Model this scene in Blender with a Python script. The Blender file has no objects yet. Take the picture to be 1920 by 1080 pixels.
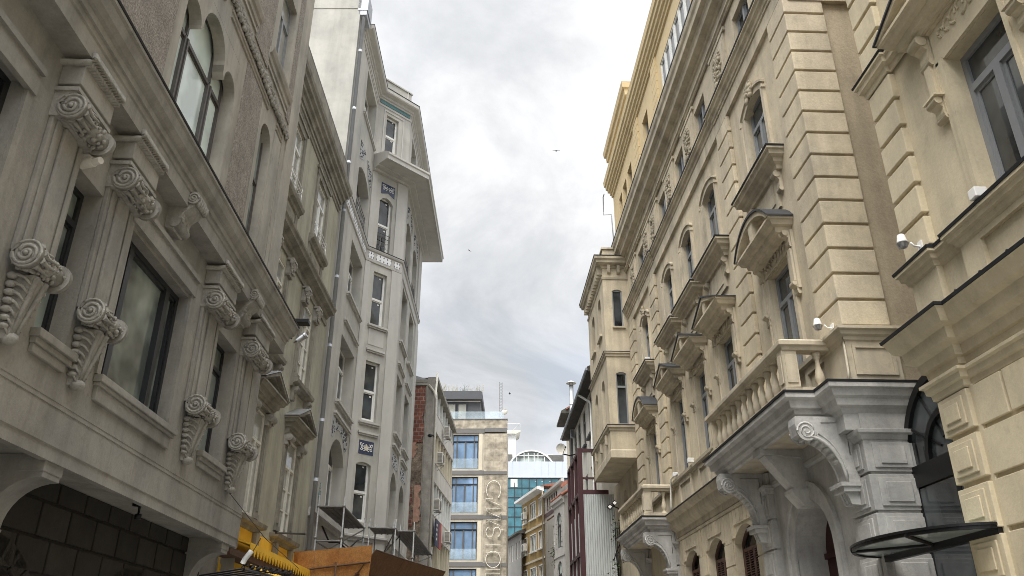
import bpy, bmesh, math, random
from mathutils import Matrix, Vector
random.seed(7)
sc = bpy.context.scene
C = sc.collection
PI = math.pi

# ------------------------------------------------------------------ camera
cam = bpy.data.cameras.new('camera'); co = bpy.data.objects.new('camera', cam); C.objects.link(co)
cam.sensor_width = 36; cam.lens = 36 * 1506.95 / 1920
cam.clip_start = .05; cam.clip_end = 2000
co.matrix_world = Matrix(((.99911478, -.01854446, -.03775922, 0),
                          (-.04205886, -.42239108, -.90543737, 0),
                          (.00084169, .90622397, -.42279713, 1.6), (0, 0, 0, 1)))
sc.camera = co

# ------------------------------------------------------------------ light
SUN_EL, SUN_AZ = math.radians(66), math.radians(205)     # azimuth measured from +Y towards +X : behind left
sund = Vector((math.sin(SUN_AZ) * math.cos(SUN_EL), math.cos(SUN_AZ) * math.cos(SUN_EL), math.sin(SUN_EL)))
sl = bpy.data.lights.new('sun', 'SUN'); sl.energy = 1.4; sl.angle = math.radians(40); sl.color = (1, .955, .88)
so = bpy.data.objects.new('sun', sl); C.objects.link(so)
so.rotation_euler = (-sund).to_track_quat('-Z', 'Y').to_euler()

w = bpy.data.worlds.new('World'); sc.world = w; w.use_nodes = True
nt = w.node_tree; nt.nodes.clear()
def N(t, **k):
    n = nt.nodes.new(t)
    for a, b in k.items(): setattr(n, a, b)
    return n
Lk = nt.links.new
def vm(op, a, b=None, scale=None):
    n = N('ShaderNodeVectorMath', operation=op)
    for i, x in enumerate((a, b)):
        if x is None: continue
        if isinstance(x, (tuple, list)): n.inputs[i].default_value = x
        else: Lk(x, n.inputs[i])
    return n
def mt(op, a, b=None, clamp=False):
    n = N('ShaderNodeMath', operation=op, use_clamp=clamp)
    for i, x in enumerate((a, b)):
        if x is None: continue
        if isinstance(x, (int, float)): n.inputs[i].default_value = x
        else: Lk(x, n.inputs[i])
    return n.outputs[0]
sky = N('ShaderNodeTexSky', sky_type='NISHITA', sun_disc=False)
sky.sun_elevation = SUN_EL; sky.sun_rotation = SUN_AZ
tc = N('ShaderNodeTexCoord'); sep = N('ShaderNodeSeparateXYZ'); Lk(tc.outputs['Generated'], sep.inputs[0])
z = mt('ADD', mt('MAXIMUM', sep.outputs[2], 0.0), .42)
px = mt('DIVIDE', sep.outputs[0], z); py = mt('DIVIDE', sep.outputs[1], z)
cmb = N('ShaderNodeCombineXYZ'); Lk(px, cmb.inputs[0]); Lk(py, cmb.inputs[1])
def noise(vec, sc_, det, rough, dist=0., off=(0, 0, 0)):
    v = vm('ADD', vec, off).outputs[0]
    n = N('ShaderNodeTexNoise'); Lk(v, n.inputs['Vector'])
    n.inputs['Scale'].default_value = sc_; n.inputs['Detail'].default_value = det
    n.inputs['Roughness'].default_value = rough; n.inputs['Distortion'].default_value = dist
    return n.outputs[0]
n1 = noise(cmb.outputs[0], 2.7, 9, .60, .5, (3.3, 1.2, 0))
n2 = noise(cmb.outputs[0], .9, 3, .5, 0, (7.7, 4.2, 2))
nb = noise(cmb.outputs[0], .8, 4, .5, .3, (1.7, 9.2, 5))
mixn = mt('ADD', mt('MULTIPLY', n1, .72), mt('MULTIPLY', n2, .28))
cr = N('ShaderNodeValToRGB'); Lk(mixn, cr.inputs[0])
e = cr.color_ramp.elements
e[0].position = .39; e[0].color = (.56, .59, .625, 1)
e[1].position = .59; e[1].color = (.97, .975, .985, 1)
x = e.new(.45); x.color = (.67, .69, .72, 1)
x = e.new(.515); x.color = (.78, .795, .82, 1)
# cloud round the veiled sun, behind the camera, brightened to add light on the facades
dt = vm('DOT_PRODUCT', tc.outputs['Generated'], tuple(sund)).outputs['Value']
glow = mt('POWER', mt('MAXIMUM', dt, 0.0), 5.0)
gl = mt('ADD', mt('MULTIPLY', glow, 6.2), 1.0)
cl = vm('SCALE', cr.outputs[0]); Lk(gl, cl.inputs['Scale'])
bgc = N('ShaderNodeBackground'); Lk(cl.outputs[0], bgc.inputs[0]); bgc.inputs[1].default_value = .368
bgs = N('ShaderNodeBackground'); Lk(sky.outputs[0], bgs.inputs[0]); bgs.inputs[1].default_value = .12
cov = N('ShaderNodeMapRange'); Lk(nb, cov.inputs[0])
cov.inputs[1].default_value = .36; cov.inputs[2].default_value = .56; cov.inputs[3].default_value = .80; cov.inputs[4].default_value = 1
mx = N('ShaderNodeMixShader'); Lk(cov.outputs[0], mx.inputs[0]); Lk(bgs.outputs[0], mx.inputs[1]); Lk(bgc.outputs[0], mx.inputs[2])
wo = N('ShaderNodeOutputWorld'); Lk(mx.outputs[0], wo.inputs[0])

vs = sc.view_settings
vs.view_transform = 'Standard'; vs.look = 'None'; vs.exposure = 1.52; vs.gamma = 1; vs.use_curve_mapping = False
sc.render.engine = 'CYCLES'
sc.cycles.filter_width = .9
sc.cycles.max_bounces = 6; sc.cycles.diffuse_bounces = 4; sc.cycles.glossy_bounces = 3

# ------------------------------------------------------------------ materials
MATS = {}
def mat(name, col, rough=.85, bump=.15, bscale=30, var=.16, vscale=1.2, streak=.0, metal=0., spec=.3, tint=None, rough2=None, fine=.0, iv=.0):
    m = bpy.data.materials.new(name); m.use_nodes = True
    t = m.node_tree; b = t.nodes['Principled BSDF']; n = t.nodes.new; l = t.links.new
    b.inputs['Roughness'].default_value = rough; b.inputs['Metallic'].default_value = metal
    b.inputs['Specular IOR Level'].default_value = spec
    g = n('ShaderNodeNewGeometry')
    def nz(s, d=5, r=.6, scl=None):
        q = n('ShaderNodeTexNoise'); q.inputs['Scale'].default_value = s; q.inputs['Detail'].default_value = d; q.inputs['Roughness'].default_value = r
        if scl:
            mp = n('ShaderNodeMapping'); mp.inputs['Scale'].default_value = scl; l(g.outputs['Position'], mp.inputs[0]); l(mp.outputs[0], q.inputs[0])
        else: l(g.outputs['Position'], q.inputs[0])
        return q.outputs[0]
    def rng(i, a, b_, c, d):
        r = n('ShaderNodeMapRange'); l(i, r.inputs[0])
        for k, v_ in zip((1, 2, 3, 4), (a, b_, c, d)): r.inputs[k].default_value = v_
        return r.outputs[0]
    def mul(a, b_):
        q = n('ShaderNodeMath'); q.operation = 'MULTIPLY'; l(a, q.inputs[0]); l(b_, q.inputs[1]); return q.outputs[0]
    val = mul(rng(nz(vscale, 6, .65), .3, .7, 1 - var, 1 + var), rng(nz(vscale * 4.3, 5, .7), .56, .72, 1 + var * .1, 1 - var * .9))
    if streak: val = mul(mul(val, rng(nz(2.0, 6, .6, (1, 1, .1)), .45, .68, 1 + streak * .2, 1 - streak * .7)), rng(nz(6, 5, .7, (1, 1, .16)), .5, .75, 1 + streak * .06, 1 - streak * .3))
    if iv: val = mul(val, rng(g.outputs['Random Per Island'], 0, 1, 1 - iv, 1 + iv))
    if fine: val = mul(val, rng(nz(28, 3, .7), .3, .7, 1 - fine, 1 + fine))
    sc_ = n('ShaderNodeVectorMath'); sc_.operation = 'SCALE'
    if tint:
        mxr = n('ShaderNodeMix'); mxr.data_type = 'RGBA'; mxr.inputs[6].default_value = (*col, 1); mxr.inputs[7].default_value = (*tint, 1)
        l(rng(nz(.7, 5, .6), .42, .62, 0, 1), mxr.inputs[0]); l(mxr.outputs[2], sc_.inputs[0])
    else: sc_.inputs[0].default_value = col
    l(val, sc_.inputs['Scale']); l(sc_.outputs[0], b.inputs['Base Color'])
    if rough2 is not None: l(rng(nz(3, 4), .35, .65, rough, rough2), b.inputs['Roughness'])
    if bump:
        bp = n('ShaderNodeBump'); bp.inputs['Strength'].default_value = bump; bp.inputs['Distance'].default_value = .02
        l(nz(bscale, 4, .7), bp.inputs['Height']); l(bp.outputs[0], b.inputs['Normal'])
    MATS[name] = m
    return m

def glass(name, col, rough=.04, wav=.02, metal=0., spec=.8, lo=.75, hi=1.25):
    m = bpy.data.materials.new(name); m.use_nodes = True
    t = m.node_tree; b = t.nodes['Principled BSDF']; n = t.nodes.new; l = t.links.new
    b.inputs['Roughness'].default_value = rough; b.inputs['Specular IOR Level'].default_value = spec; b.inputs['Metallic'].default_value = metal
    g = n('ShaderNodeNewGeometry')
    q = n('ShaderNodeTexNoise'); q.inputs['Scale'].default_value = .9; q.inputs['Detail'].default_value = 3; l(g.outputs['Position'], q.inputs[0])
    r = n('ShaderNodeMapRange'); l(q.outputs[0], r.inputs[0]); r.inputs[1].default_value = .35; r.inputs[2].default_value = .65; r.inputs[3].default_value = lo; r.inputs[4].default_value = hi
    s = n('ShaderNodeVectorMath'); s.operation = 'SCALE'; s.inputs[0].default_value = col; l(r.outputs[0], s.inputs['Scale']); l(s.outputs[0], b.inputs['Base Color'])
    if wav:
        q2 = n('ShaderNodeTexNoise'); q2.inputs['Scale'].default_value = 1.6; l(g.outputs['Position'], q2.inputs[0])
        bp = n('ShaderNodeBump'); bp.inputs['Strength'].default_value = wav * 4; bp.inputs['Distance'].default_value = .05; l(q2.outputs[0], bp.inputs['Height']); l(bp.outputs[0], b.inputs['Normal'])
    return m

def brickmat(name, c1, c2, mortar, sx=1.0, bw=.24, rh=.08, ms=.012, bump=.4, axis='XZ'):
    m = bpy.data.materials.new(name); m.use_nodes = True
    t = m.node_tree; b = t.nodes['Principled BSDF']; n = t.nodes.new; l = t.links.new
    b.inputs['Roughness'].default_value = .9; b.inputs['Specular IOR Level'].default_value = .2
    g = n('ShaderNodeTexCoord'); s = n('ShaderNodeSeparateXYZ'); l(g.outputs['Object'], s.inputs[0]); c = n('ShaderNodeCombineXYZ')
    l(s.outputs['XYZ'.index(axis[0])], c.inputs[0]); l(s.outputs['XYZ'.index(axis[1])], c.inputs[1])
    k = n('ShaderNodeTexBrick'); l(c.outputs[0], k.inputs[0])
    k.inputs['Color1'].default_value = (*c1, 1); k.inputs['Color2'].default_value = (*c2, 1); k.inputs['Mortar'].default_value = (*mortar, 1)
    k.inputs['Scale'].default_value = sx; k.inputs['Brick Width'].default_value = bw; k.inputs['Row Height'].default_value = rh; k.inputs['Mortar Size'].default_value = ms
    q = n('ShaderNodeTexNoise'); q.inputs['Scale'].default_value = 3; q.inputs['Detail'].default_value = 8; l(g.outputs['Object'], q.inputs[0])
    r = n('ShaderNodeMapRange'); l(q.outputs[0], r.inputs[0]); r.inputs[1].default_value = .3; r.inputs[2].default_value = .7; r.inputs[3].default_value = .6; r.inputs[4].default_value = 1.35
    v = n('ShaderNodeVectorMath'); v.operation = 'SCALE'; l(k.outputs[0], v.inputs[0]); l(r.outputs[0], v.inputs['Scale']); l(v.outputs[0], b.inputs['Base Color'])
    ad = n('ShaderNodeMath'); ad.operation = 'SUBTRACT'; l(q.outputs[0], ad.inputs[0]); l(k.outputs['Fac'], ad.inputs[1])
    bp = n('ShaderNodeBump'); bp.inputs['Strength'].default_value = bump; bp.inputs['Distance'].default_value = .03; l(ad.outputs[0], bp.inputs['Height']); l(bp.outputs[0], b.inputs['Normal'])
    return m

M_STONE = mat('weathered_grey_stone', (.31, .293, .258), .9, .3, 26, .18, 1.1, .3, fine=.06, tint=(.265, .257, .236))
M_STONE_UP = mat('grey_brown_plaster', (.36, .33, .28), .9, .2, 30, .16, .9, .28, tint=(.31, .295, .26))
M_CARVED = mat('carved_grey_stone', (.34, .325, .292), .85, .4, 40, .22, 5, .1, fine=.1)
M_ROUGH = mat('rough_pebbledash', (.25, .225, .195), .95, 1.0, 20, .2, 3, 0, fine=.45)
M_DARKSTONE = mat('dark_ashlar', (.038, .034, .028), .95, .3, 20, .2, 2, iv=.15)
M_GREEN = mat('greenish_grey_plaster', (.37, .355, .275), .9, .16, 24, .16, .8, .3, tint=(.32, .31, .25))
M_GREEN_D = mat('soiled_grey_moulding', (.23, .215, .18), .9, .3, 30, .28, 2, .35)
M_L3 = mat('pale_grey_render', (.43, .417, .377), .9, .12, 20, .1, .6, .18, tint=(.36, .355, .325))
M_L3T = mat('pale_grey_trim', (.45, .44, .41), .85, .08, 20, .07, .8, .12)
M_BEIGE = mat('beige_stucco', (.52, .45, .325), .9, .25, 22, .17, .9, .28, tint=(.455, .395, .295), fine=.06)
M_BEIGE_Q = mat('beige_ashlar', (.52, .45, .325), .9, .3, 22, .17, 1.3, .26, tint=(.455, .395, .295), fine=.08, iv=.075)
M_R1_Q = mat('cream_ashlar', (.56, .485, .34), .9, .22, 18, .12, 1.3, .16, tint=(.50, .435, .31), fine=.05, iv=.05)
M_BEIGE_T = mat('beige_moulding', (.50, .437, .325), .88, .2, 26, .17, 1.3, .32, tint=(.42, .37, .285))
M_BEIGE_D = mat('bare_brown_render', (.42, .355, .255), .95, .4, 14, .16, .7, .22, fine=.1)
M_R1 = mat('cream_stucco', (.56, .485, .34), .9, .2, 18, .13, 1.0, .18, tint=(.50, .435, .31), fine=.05)
M_YEL = mat('yellow_cream_stucco', (.62, .49, .285), .85, .05, 18, .05, .8, .05)
M_GSTONE = mat('grey_painted_stone', (.45, .44, .415), .85, .25, 18, .2, 1.5, .3, fine=.06, tint=(.37, .362, .345), iv=.06)
M_FLASH = mat('dark_lead_flashing', (.035, .037, .042), .55, .05, 12, .2, 3, metal=.3, spec=.5)
M_GFRAME = mat('grey_window_frame', (.225, .235, .243), .45, 0, 10, .08, 2, spec=.4)
M_DFRAME = mat('dark_window_frame', (.022, .024, .027), .4, 0, 10, .1, 2, spec=.5)
M_BFRAME = mat('brown_grey_frame', (.10, .092, .085), .5, 0, 10, .1, 2, spec=.4)
M_WFRAME = mat('white_window_frame', (.72, .72, .69), .5, 0, 10, .05, 2, spec=.4)
M_CREAMF = mat('old_white_paint', (.62, .60, .53), .6, .1, 30, .15, 4)
M_GLASS = glass('dark_pane', (.03, .034, .036), .04, lo=.2, hi=2.6)
M_GLASSM = glass('grey_reflection_pane', (.26, .30, .27), .07, lo=.35, hi=1.6)  # grey-green reflection painted into the pane colour
M_GLASSC = glass('curtained_pane', (.30, .30, .265), .15)
M_GLASSP = glass('frosted_reflection_pane', (.66, .76, .71), .16, .03)  # pale sky mirrored in the window is part of this base colour
M_GLASSB = glass('blue_pane', (.24, .365, .54), .06, .004, .3)
M_GLASST = glass('teal_pane', (.045, .15, .185), .05, .01, .2)
M_BALG = glass('glass_balustrade', (.55, .66, .72), .05, 0); M_BALG.node_tree.nodes['Principled BSDF'].inputs['Alpha'].default_value = .28
M_BLACK = mat('black_iron', (.012, .012, .013), .45, 0, 10, .2, 3, metal=.4, spec=.5)
M_WHITE = mat('white_plastic', (.74, .73, .70), .5, 0, 10, .05, 3)
M_SCAF = mat('scaffold_tube', (.25, .25, .245), .6, .05, 20, .25, 4, metal=.35)
M_DECK = mat('scaffold_deck', (.15, .145, .14), .8, .2, 20, .25, 4)
M_OSB_SHADE = mat('shaded_plywood', (.15, .075, .032), .85, .3, 40, .3, 5, fine=.2)  # shade on the leaning guard's underside is put into the board colour
M_STEEL = mat('galvanised_steel', (.42, .43, .44), .42, .05, 20, .15, 3, metal=.85)
M_GREYPIPE = mat('grey_painted_pipe', (.36, .38, .41), .5, .03, 20, .1, 2, metal=.2)
M_WOODBR = mat('dark_brown_shutter', (.075, .04, .03), .6, .1, 40, .2, 6)
M_DOOR = mat('dark_red_door', (.045, .014, .010), .5, .1, 30, .2, 4)
M_BURG = mat('burgundy_steel', (.065, .027, .03), .5, .05, 20, .15, 2)
M_SHEET = mat('white_corrugated_sheet', (.44, .46, .45), .55, .05, 20, .08, 1.2, .12)
M_OSB = mat('osb_board', (.33, .16, .05), .85, .3, 60, .25, 7, fine=.2, tint=(.28, .115, .03))
M_TIMBER = mat('brown_timber', (.09, .05, .03), .85, .3, 30, .25, 5)
M_YAWN = mat('yellow_canvas', (.80, .48, .045), .75, .05, 30, .08, 2)
M_TRAV = brickmat('travertine_cladding', (.40, .355, .28), (.325, .285, .22), (.26, .23, .18), 1, .95, .46, .006, .08)
M_TRAVL = mat('light_travertine', (.47, .425, .345), .7, .1, 8, .14, 2)
M_BAND = mat('grey_band', (.155, .15, .145), .7, .05, 20, .06, 2)
M_ANTH = mat('anthracite_cladding', (.085, .088, .095), .6, .03, 10, .08, 1)
M_LETTER = mat('ivory_letters', (.66, .62, .53), .4, 0, 10, .03, 1)
M_REDBRICK = brickmat('hollow_red_brick', (.225, .088, .062), (.15, .06, .046), (.25, .19, .155), 1, .30, .22, .022, .7, 'YZ')
M_OLDWALL = mat('ruined_masonry', (.27, .215, .16), .95, 1.0, 7, .55, 4.5, 0, fine=.45, tint=(.14, .11, .085))
M_PINKP = mat('pink_old_plaster', (.40, .245, .18), .95, .6, 18, .25, 4, fine=.12)
M_CONC = mat('stained_concrete', (.27, .255, .225), .95, .4, 14, .25, 2, .3)
M_PANEL = mat('white_spandrel_panel', (.55, .53, .49), .75, .06, 12, .1, 1.2, .14)
M_OCHRE = mat('ochre_wall', (.38, .265, .11), .9, .1, 14, .14, .9, .2)
M_OCHTR = mat('cream_trim', (.60, .54, .42), .8, .05, 14, .08, 1)
M_GREYW = mat('mid_grey_wall', (.33, .315, .29), .9, .12, 16, .12, 1, .15)
M_TILE = mat('red_roof_tiles', (.27, .105, .07), .85, .3, 20, .3, 5)
M_ALU = mat('pale_aluminium_panel', (.50, .54, .61), .5, 0, 10, .03, .5, spec=.4)
M_ROOFG = mat('old_grey_roof', (.12, .115, .105), .9, .3, 20, .2, 2)
M_SOFFD = mat('dark_eave_boards', (.075, .068, .06), .9, .2, 20, .2, 3)
M_PALE = mat('off_white_wall', (.60, .575, .51), .85, .08, 14, .1, .8, .18)
M_WHITEW = mat('white_wall', (.72, .72, .71), .8, .03, 14, .05, .8, .05)
M_TILEBL = mat('blue_glazed_tile', (.045, .058, .105), .2, 0, 10, .3, 20, spec=.5)
M_LACE = mat('grey_lace_tile', (.36, .37, .37), .5, 0, 10, .1, 20)
M_SLATE = mat('slate_glaze', (.11, .115, .13), .4, 0, 10, .1, 20)
M_TEAL = mat('teal_glazed_tile', (.055, .15, .155), .2, 0, 10, .5, 18, spec=.5)
M_LEAF = mat('dull_green_leaf', (.055, .075, .03), .7, 0, 10, .3, 6)
M_DRY = mat('dry_grass', (.30, .27, .17), .9, 0, 10, .3, 6)
M_ASPH = brickmat('granite_setts', (.21, .205, .19), (.17, .165, .16), (.10, .098, .095), 1, .2, .12, .012, .3, 'XY')
M_PAVE = brickmat('paving_slabs', (.36, .345, .32), (.31, .30, .28), (.2, .195, .185), 1, .5, .5, .01, .2, 'XY')
M_REDS = mat('red_sign', (.45, .05, .05), .5, 0, 10, .05, 2)
M_NAVY = mat('navy_sign', (.035, .045, .10), .5, 0, 10, .05, 2)
M_GLOW = mat('white_bulb', (.8, .8, .78), .3, 0, 10, .02, 2)

# ------------------------------------------------------------------ mesh helpers
class MB:
    """collects geometry in facade coordinates: u along the wall, d outwards, w up"""
    def __init__(s, side=1, fr=None):
        s.v = []; s.f = []; s.sm = []; s.side = side; s.fr = fr
    def P(s, u, d, w):
        if s.fr:
            ou, od, c, sn = s.fr
            u, d = ou + u * c - d * sn, od + u * sn + d * c
        s.v.append((u, d * s.side, w)); return len(s.v) - 1
    def poly(s, pts, smooth=False):
        s.f.append([s.P(*p) for p in pts]); s.sm.append(smooth)
    def idx(s, ids, smooth=False): s.f.append(list(ids)); s.sm.append(smooth)
    def box(s, u0, u1, d0, d1, w0, w1):
        a = [s.P(u, d, w_) for w_ in (w0, w1) for u, d in ((u0, d0), (u1, d0), (u1, d1), (u0, d1))]
        for q in ((0, 1, 2, 3), (4, 5, 6, 7), (0, 1, 5, 4), (1, 2, 6, 5), (2, 3, 7, 6), (3, 0, 4, 7)): s.idx([a[i] for i in q])
    def prism(s, pts, axis, a0, a1, smooth=False):
        """2D polygon extruded: axis 'd' -> pts are (u,w); 'u' -> (d,w); 'w' -> (u,d)"""
        def mk(p, a): return (p[0], a, p[1]) if axis == 'd' else ((a, p[0], p[1]) if axis == 'u' else (p[0], p[1], a))
        A = [s.P(*mk(p, a0)) for p in pts]; B = [s.P(*mk(p, a1)) for p in pts]; n = len(pts)
        s.idx(A); s.idx(B)
        for i in range(n): s.idx([A[i], A[(i + 1) % n], B[(i + 1) % n], B[i]], smooth)
    def strip(s, top, bot, axis, a0, a1):
        """band between two equal-length 2D lines, extruded; end capped"""
        for i in range(len(top) - 1): s.prism([top[i], top[i + 1], bot[i + 1], bot[i]], axis, a0, a1)
    def sweep(s, path, prof, caps=True):
        """profile (outward, w) swept along a plan path of (u, d) with mitres"""
        n = len(path); rows = []
        nr = []
        for i in range(n - 1):
            tu, td = path[i + 1][0] - path[i][0], path[i + 1][1] - path[i][1]; L = math.hypot(tu, td); nr.append((-td / L, tu / L))
        for i in range(n):
            if i == 0: m = nr[0]
            elif i == n - 1: m = nr[-1]
            else:
                a, b = nr[i - 1], nr[i]; k = 1 + a[0] * b[0] + a[1] * b[1]
                m = ((a[0] + b[0]) / k, (a[1] + b[1]) / k)
            rows.append([s.P(path[i][0] + m[0] * o, path[i][1] + m[1] * o, w_) for o, w_ in prof])
        for i in range(n - 1):
            for j in range(len(prof) - 1): s.idx([rows[i][j], rows[i + 1][j], rows[i + 1][j + 1], rows[i][j + 1]])
        if caps: s.idx(rows[0]); s.idx(rows[-1])
    def lathe(s, u, d, prof, seg=12, smooth=True):
        rows = [[s.P(u + r * math.cos(2 * PI * k / seg), d + r * math.sin(2 * PI * k / seg), w_) for k in range(seg)] for r, w_ in prof]
        for a, b in zip(rows, rows[1:]):
            for k in range(seg): s.idx([a[k], a[(k + 1) % seg], b[(k + 1) % seg], b[k]], smooth)
        s.idx(rows[0]); s.idx(rows[-1])
    def tube(s, pts, r, seg=8, r1=None, smooth=True):
        pts = [Vector(p) for p in pts]; rows = []; n = len(pts); ref = Vector((.13, .27, .95))
        for i, p in enumerate(pts):
            t = (pts[min(i + 1, n - 1)] - pts[max(i - 1, 0)]).normalized()
            a = t.cross(ref)
            if a.length < .15: a = t.cross(Vector((1, .1, 0)))
            a.normalize(); b = t.cross(a)
            rr = r if r1 is None else r + (r1 - r) * i / max(1, n - 1)
            rows.append([s.P(*(p + a * rr * math.cos(2 * PI * k / seg) + b * rr * math.sin(2 * PI * k / seg))) for k in range(seg)])
        for a, b in zip(rows, rows[1:]):
            for k in range(seg): s.idx([a[k], a[(k + 1) % seg], b[(k + 1) % seg], b[k]], smooth)
        s.idx(rows[0]); s.idx(rows[-1])
    def blob(s, c, r, seg=8, ring=5):
        """ellipsoid c=(u,d,w), r=(ru,rd,rw)"""
        rows = []
        for i in range(1, ring):
            t = PI * i / ring
            rows.append([s.P(c[0] + r[0] * math.sin(t) * math.cos(2 * PI * k / seg), c[1] + r[1] * math.sin(t) * math.sin(2 * PI * k / seg), c[2] + r[2] * math.cos(t)) for k in range(seg)])
        top = s.P(c[0], c[1], c[2] + r[2]); bot = s.P(c[0], c[1], c[2] - r[2])
        for a, b in zip(rows, rows[1:]):
            for k in range(seg): s.idx([a[k], a[(k + 1) % seg], b[(k + 1) % seg], b[k]], True)
        for k in range(seg):
            s.idx([top, rows[0][k], rows[0][(k + 1) % seg]], True); s.idx([bot, rows[-1][k], rows[-1][(k + 1) % seg]], True)
    def cyl_u(s, u0, u1, d, w_, r0, r1=None, seg=20, smooth=True):
        s.tube([(u0, d, w_), (u1, d, w_)], r0, seg, r1, smooth)
    def wall(s, u0, u1, w0, w1, ops=(), d=0., rev=.2):
        us = sorted({u0, u1, *[max(u0, min(u1, x)) for o in ops for x in (o[0], o[1])]}); ws = sorted({w0, w1, *[max(w0, min(w1, x)) for o in ops for x in (o[2], o[3])]})
        for a, b in zip(us, us[1:]):
            run = None
            for c, e_ in zip(ws, ws[1:]):
                mu, mw = (a + b) / 2, (c + e_) / 2
                if any(o[0] < mu < o[1] and o[2] < mw < o[3] for o in ops):
                    if run: s.poly([(a, d, run[0]), (b, d, run[0]), (b, d, run[1]), (a, d, run[1])]); run = None
                else: run = (run[0] if run else c, e_)
            if run: s.poly([(a, d, run[0]), (b, d, run[0]), (b, d, run[1]), (a, d, run[1])])
        for o in ops:
            a, b, c, e_ = o[:4]; rise = o[4] if len(o) > 4 else 0; kind = o[5] if len(o) > 5 else 'arc'
            rv = o[6] if len(o) > 6 else rev
            sp = e_ - rise; q = d - rv
            for pts in (((a, d, c), (a, q, c), (a, q, sp), (a, d, sp)), ((b, d, c), (b, q, c), (b, q, sp), (b, d, sp)), ((a, d, c), (b, d, c), (b, q, c), (a, q, c))): s.poly(pts)
            cur = archline(a, b, sp, rise, kind)
            for (ua, wa), (ub, wb) in zip(cur, cur[1:]):
                s.poly([(ua, d, wa), (ub, d, wb), (ub, q, wb), (ua, q, wa)], rise > 0 and kind != 'peak')
                if rise: s.poly([(ua, d, wa), (ub, d, wb), (ub, d, e_), (ua, d, e_)])
    def build(s, name, m, parent=None, label=None, bevel=0.):
        me = bpy.data.meshes.new(name); me.from_pydata(s.v, [], s.f); me.polygons.foreach_set('use_smooth', s.sm)
        me.materials.append(m); me.update()
        o = bpy.data.objects.new(name, me); C.objects.link(o)
        if parent: o.parent = parent
        if label: o['label'] = label
        if bevel:
            bm = bmesh.new(); bm.from_mesh(me); bmesh.ops.remove_doubles(bm, verts=bm.verts, dist=1e-5); bmesh.ops.recalc_face_normals(bm, faces=bm.faces); bm.to_mesh(me); bm.free()
            b = o.modifiers.new('bevel', 'BEVEL'); b.width = bevel; b.segments = 2; b.limit_method = 'ANGLE'; b.angle_limit = math.radians(40)
        return o

def archline(a, b, sp, rise, kind='arc', n=14):
    if not rise: return [(a, sp), (b, sp)]
    if kind == 'peak':
        h = (b - a); return [(a, sp), (a + h * .22, sp + rise * .72), ((a + b) / 2, sp + rise), (b - h * .22, sp + rise * .72), (b, sp)]
    if kind == 'ogee': 
        return [(a + (b - a) * t, sp + rise * math.sin(PI * t) ** .45) for t in [i / n for i in range(n + 1)]]
    h = (b - a) / 2; R = (h * h + rise * rise) / (2 * rise); th = math.asin(min(1, h / R)); th = th if rise <= h else PI - th
    cu, cw = (a + b) / 2, sp + rise - R
    return [(cu + R * math.sin(-th + 2 * th * i / n), cw + R * math.cos(-th + 2 * th * i / n)) for i in range(n + 1)]

class Bld:
    """a building: an Empty at its base whose x axis runs along the facade"""
    def __init__(s, name, label, cat, x, y, a, right=True, group=None):
        o = bpy.data.objects.new(name, None); C.objects.link(o); o.location = (x, y, 0); o.rotation_euler = (0, 0, PI / 2 - math.radians(a))
        o['label'] = label; o['category'] = cat
        if group: o['group'] = group
        o.empty_display_size = .5
        s.o = o; s.side = 1 if right else -1
    def mb(s, fr=None): return MB(s.side, fr)
    def pt(s, u, d, w_):
        c, sn = math.cos(s.o.rotation_euler.z), math.sin(s.o.rotation_euler.z); y = d * s.side
        return (s.o.location.x + u * c - y * sn, s.o.location.y + u * sn + y * c, w_)

def thing(name, label, cat, loc=(0, 0, 0), rz=0, group=None):
    o = bpy.data.objects.new(name, None); C.objects.link(o); o.location = loc; o.rotation_euler = (0, 0, rz)
    o['label'] = label; o['category'] = cat; o.empty_display_size = .2
    if group: o['group'] = group
    return o
def tag(o, label, cat, group=None):
    o['label'] = label; o['category'] = cat
    if group: o['group'] = group
    return o
def dup(root, loc, rz, label, group=None):
    r = root.copy(); C.objects.link(r); r.location = loc; r.rotation_euler = (0, 0, rz); r['label'] = label
    if group: r['group'] = group
    for ch in list(root.children):
        c = ch.copy(); C.objects.link(c); c.parent = r
        for g in ch.children:
            d = g.copy(); C.objects.link(d); d.parent = c
    return r

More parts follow.
